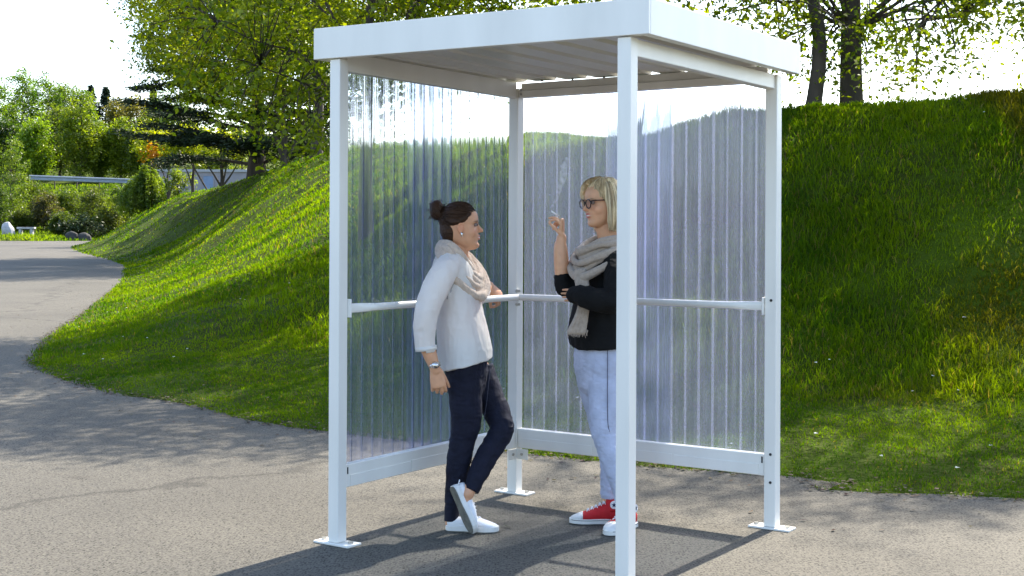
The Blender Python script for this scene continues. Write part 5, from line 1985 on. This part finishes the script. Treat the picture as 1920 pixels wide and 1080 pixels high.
    # black sweater
    B = [tube([P(1125, 650, 6.39), P(1124, 632, 6.39), P(1126, 600, 6.39), P(1130, 560, 6.39), P(1136, 520, 6.395), P(1142, 496, 6.40), P(1146, 478, 6.40), P(1147, 466, 6.40)],
              [(.188, .137), (.186, .140), (.178, .136), (.17, .122), (.175, .112), (.18, .10), (.125, .078), (.07, .06)], n=28, sub=4, ref=side, cap=False),
         tube([P(1150, 488, 6.27), P(1157, 525, 6.17), P(1150, 562, 6.125), P(1120, 562, 6.115), P(1098, 556, 6.14), P(1079, 552, 6.18)], [.062, .06, .055, .052, .050, .043], n=20, sub=5),
         tube([P(1124, 490, 6.52), P(1092, 518, 6.47), P(1066, 538, 6.425), P(1057, 534, 6.415), P(1053.5, 513, 6.41)], [.062, .058, .046, .044, .0385], n=20, sub=5, cap=False)]

    def bf(V, Nn):
        V = V.copy()
        zh = P(0, 650, 6.39)[2]
        low = 1 - sstep(zh, zh + .2, V[:, 2])
        V[:, 2] += low * np.clip(P(1085, 600, 6.39)[0] - V[:, 0], 0, 1) * .5
        V = folds(V, Nn, .006, 9, (1.2, 1.2, .8), 23)
        return folds(V, Nn, .0035, 26, (1, 1, 1), 25)
    clay('sweater', B, .0042, M_BLACK, body, org, it=4, fn=bf)

    # jeans
    T = [tube([P(1124, 640, 6.40), P(1124, 675, 6.40), P(1124, 710, 6.40)], [(.158, .105), (.170, .112), (.15, .10)], n=24, sub=4, ref=side),
         tube([P(1139, 680, 6.335), P(1137, 730, 6.32), P(1134, 775, 6.30), P(1134, 815, 6.285), P(1146, 858, 6.27), P(1160, 905, 6.255), P(1172, 950, 6.245)],
              [(.086, .092), (.080, .086), (.070, .075), (.060, .062), (.055, .054), (.047, .044), (.039, .036)], n=22, sub=4, cap=False),
         tube([P(1107, 680, 6.47), P(1113, 725, 6.48), P(1122, 770, 6.495), P(1131, 815, 6.50), P(1141, 858, 6.495), P(1141, 900, 6.485), P(1140, 935, 6.48)],
              [(.082, .083), (.074, .074), (.066, .062), (.057, .054), (.052, .046), (.044, .041), (.038, .034)], n=22, sub=4, cap=False)]

    def tf(V, Nn):
        V = folds(V, Nn, .003, 18, (1, 1, 1.8), 33)
        z = V[:, 2]
        kn = 1.3 * np.exp(-((z - P(0, 830, 6.35)[2]) / .06) ** 2) + np.exp(-((z - P(0, 925, 6.45)[2]) / .05) ** 2) + .7 * np.exp(-((z - P(0, 680, 6.4)[2]) / .06) ** 2)
        return V + Nn * (.0042 * kn * vnoise(V * np.array([1, 1, 3.2]) + np.array([0, 0, 1.0]) * V[:, :1] * 1.2, 16, 4))[:, None]
    clay('jeans', T, .0040, M_PALE, body, org, it=3, fn=tf)
    sm = MB().tube([P(1139, 655, 6.225), P(1139, 700, 6.236), P(1139, 760, 6.232), P(1140, 795, 6.228), P(1143, 810, 6.230)], [.0022] * 5, n=6, sub=3, cap=False)
    put(sm, 'seam', pmat('grey_seam', (.10, .105, .15), .8))

    # scarf: loops round the neck, one fringed end hanging in front
    inner = [P(1172, 446, 6.42), P(1152, 450, 6.30), P(1124, 452, 6.275), P(1100, 462, 6.30), P(1092, 465, 6.38), P(1102, 458, 6.47), P(1128, 446, 6.52), P(1160, 440, 6.51)]
    outer = [P(1180, 466, 6.42), P(1158, 482, 6.255), P(1124, 503, 6.22), P(1092, 520, 6.25), P(1076, 510, 6.34), P(1080, 490, 6.46), P(1120, 466, 6.56), P(1165, 450, 6.55)]
    Sx = []
    for k, s_ in enumerate((0, .18, .36, .55, .75, 1.0)):
        pth = []
        for i, (a, b) in enumerate(zip(inner, outer)):
            p = a * (1 - s_) + b * s_
            p = p + (p - P(1132, 470, 6.41)) * np.array([.8, 1, .3]) * (.11 if k % 2 else -.05)
            p = p + np.array([.006 * math.sin(2.3 * k + i), .010 * math.sin(1.9 * k + 2 * i), .005 * math.cos(3 * k + i)])
            pth.append(p)
        rr = [.0178 + .004 * math.sin(1.5 * i + 2.0 * k) for i in range(len(pth))]
        Sx.append(tube(pth, rr, n=12, sub=6, closed=True, ref=(0, 0, 1)))
    Sx.append(ellipsoid(P(1112, 482, 6.36), (.06, .085, .045), Matrix.Rotation(-.6, 3, 'Y')))
    for k, dx in enumerate((-13, -6, 1, 8)):
        Sx.append(tube([P(1090 + dx * .7, 510, 6.25), P(1094 + dx * .8, 535, 6.225), P(1098 + dx * .7, 560, 6.21), P(1093 + dx * .8, 590, 6.20), P(1084 + dx * 1.15, 622, 6.195)],
                       [(.022, .014), (.020, .012), (.018, .010), (.018, .011), (.016, .014)], n=10, sub=4, ref=(0, 1, 0)))

    def sf(V, Nn):
        return folds(V, Nn, .0022, 28, (1, 1, .7), 42)
    clay('scarf', Sx, .0030, M_SCARF2, body, org, it=1, fn=sf)
    fr = MB()
    for k in range(26):
        x = 1066 + 36 * k / 25 + r.normal(0, .6)
        y0 = 620 + 2 * math.sin(k)
        fr.tube([P(x, y0, 6.19 + r.uniform(-.01, .015)), P(x - 1 + r.normal(0, 1), y0 + 5, 6.19), P(x - 1.5 + r.normal(0, 1.6), y0 + 9 + r.uniform(0, 4), 6.19)], [.0022, .0016, .0012], n=4, sub=2, cap=False)
    put(fr, 'fringe', M_SCARF2)

    # red high-top shoes
    a = P(1153, 972, 6.46); a[2] = .003
    b = P(1069, 972, 6.47); b[2] = .003
    d_ = (b - a) / np.linalg.norm(b - a)
    shoe('shoe', b - d_ * .258, b, (0, 0, 1), .258, (M_RED, M_SOLE), body, org, high=True)
    b = P(1139, 1000, 6.19); b[2] = .003
    a = P(1190, 975, 6.42); a[2] = .003
    d_ = (b - a) / np.linalg.norm(b - a)
    shoe('shoe', b - d_ * .258, b, (0, 0, 1), .258, (M_RED, M_SOLE), body, org, high=True)

    # cigarette held between the fingers
    c0, c1 = P(1031.5, 394.5, 6.372), P(1049, 406.5, 6.392)
    t = (c1 - c0) / np.linalg.norm(c1 - c0)
    cg = empty('cigarette', tuple(c1))
    tag(cg, 'lit white cigarette held between the fingers of the blonde woman', 'cigarette')
    mb = MB().tube([c0 + t * .004 - c1, c0 * 0], [.0040, .0040], n=12, sub=1, cap=False)
    mb.build('paper', M_CIG, cg, True)
    mb = MB().tube([c0 - c1, c0 + t * .0039 - c1], [.0036, .0041], n=12, sub=1, cap=False)
    mb.build('ash_tip', M_EMBER, cg, True)
    return body


make_person_blouse()
make_person_black()


def make_smoke():
    m, t, o = new_mat('smoke')
    v = t.nodes.new('ShaderNodeVolumePrincipled')
    v.inputs['Color'].default_value = (1, 1, 1, 1)
    v.inputs['Anisotropy'].default_value = 0.5
    tc = t.nodes.new('ShaderNodeTexCoord')
    nz = t.nodes.new('ShaderNodeTexNoise')
    nz.inputs['Scale'].default_value = 42
    nz.inputs['Detail'].default_value = 3
    t.links.new(tc.outputs['Object'], nz.inputs['Vector'])
    mr = t.nodes.new('ShaderNodeMapRange')
    mr.inputs[1].default_value = .36; mr.inputs[2].default_value = .66; mr.inputs[3].default_value = 2; mr.inputs[4].default_value = 22
    t.links.new(nz.outputs[0], mr.inputs[0])
    t.links.new(mr.outputs[0], v.inputs['Density'])
    t.links.new(v.outputs[0], o.inputs['Volume'])
    org = P(1032, 394, 6.355)
    pts = [P(1032, 394, 6.355), P(1034, 388, 6.36), P(1040, 380, 6.37), P(1046, 366, 6.38), P(1050, 350, 6.40), P(1056, 332, 6.41), P(1057, 316, 6.43), P(1062, 298, 6.44)]
    mb = MB().tube([p - org for p in pts], [.0025, .0045, .007, .010, .013, .017, .019, .010], n=12, sub=4)
    ob = mb.build('smoke', m, None, True)
    ob.location = org
    tag(ob, 'thin white smoke curling up from the cigarette', 'smoke', kind='stuff')


make_smoke()
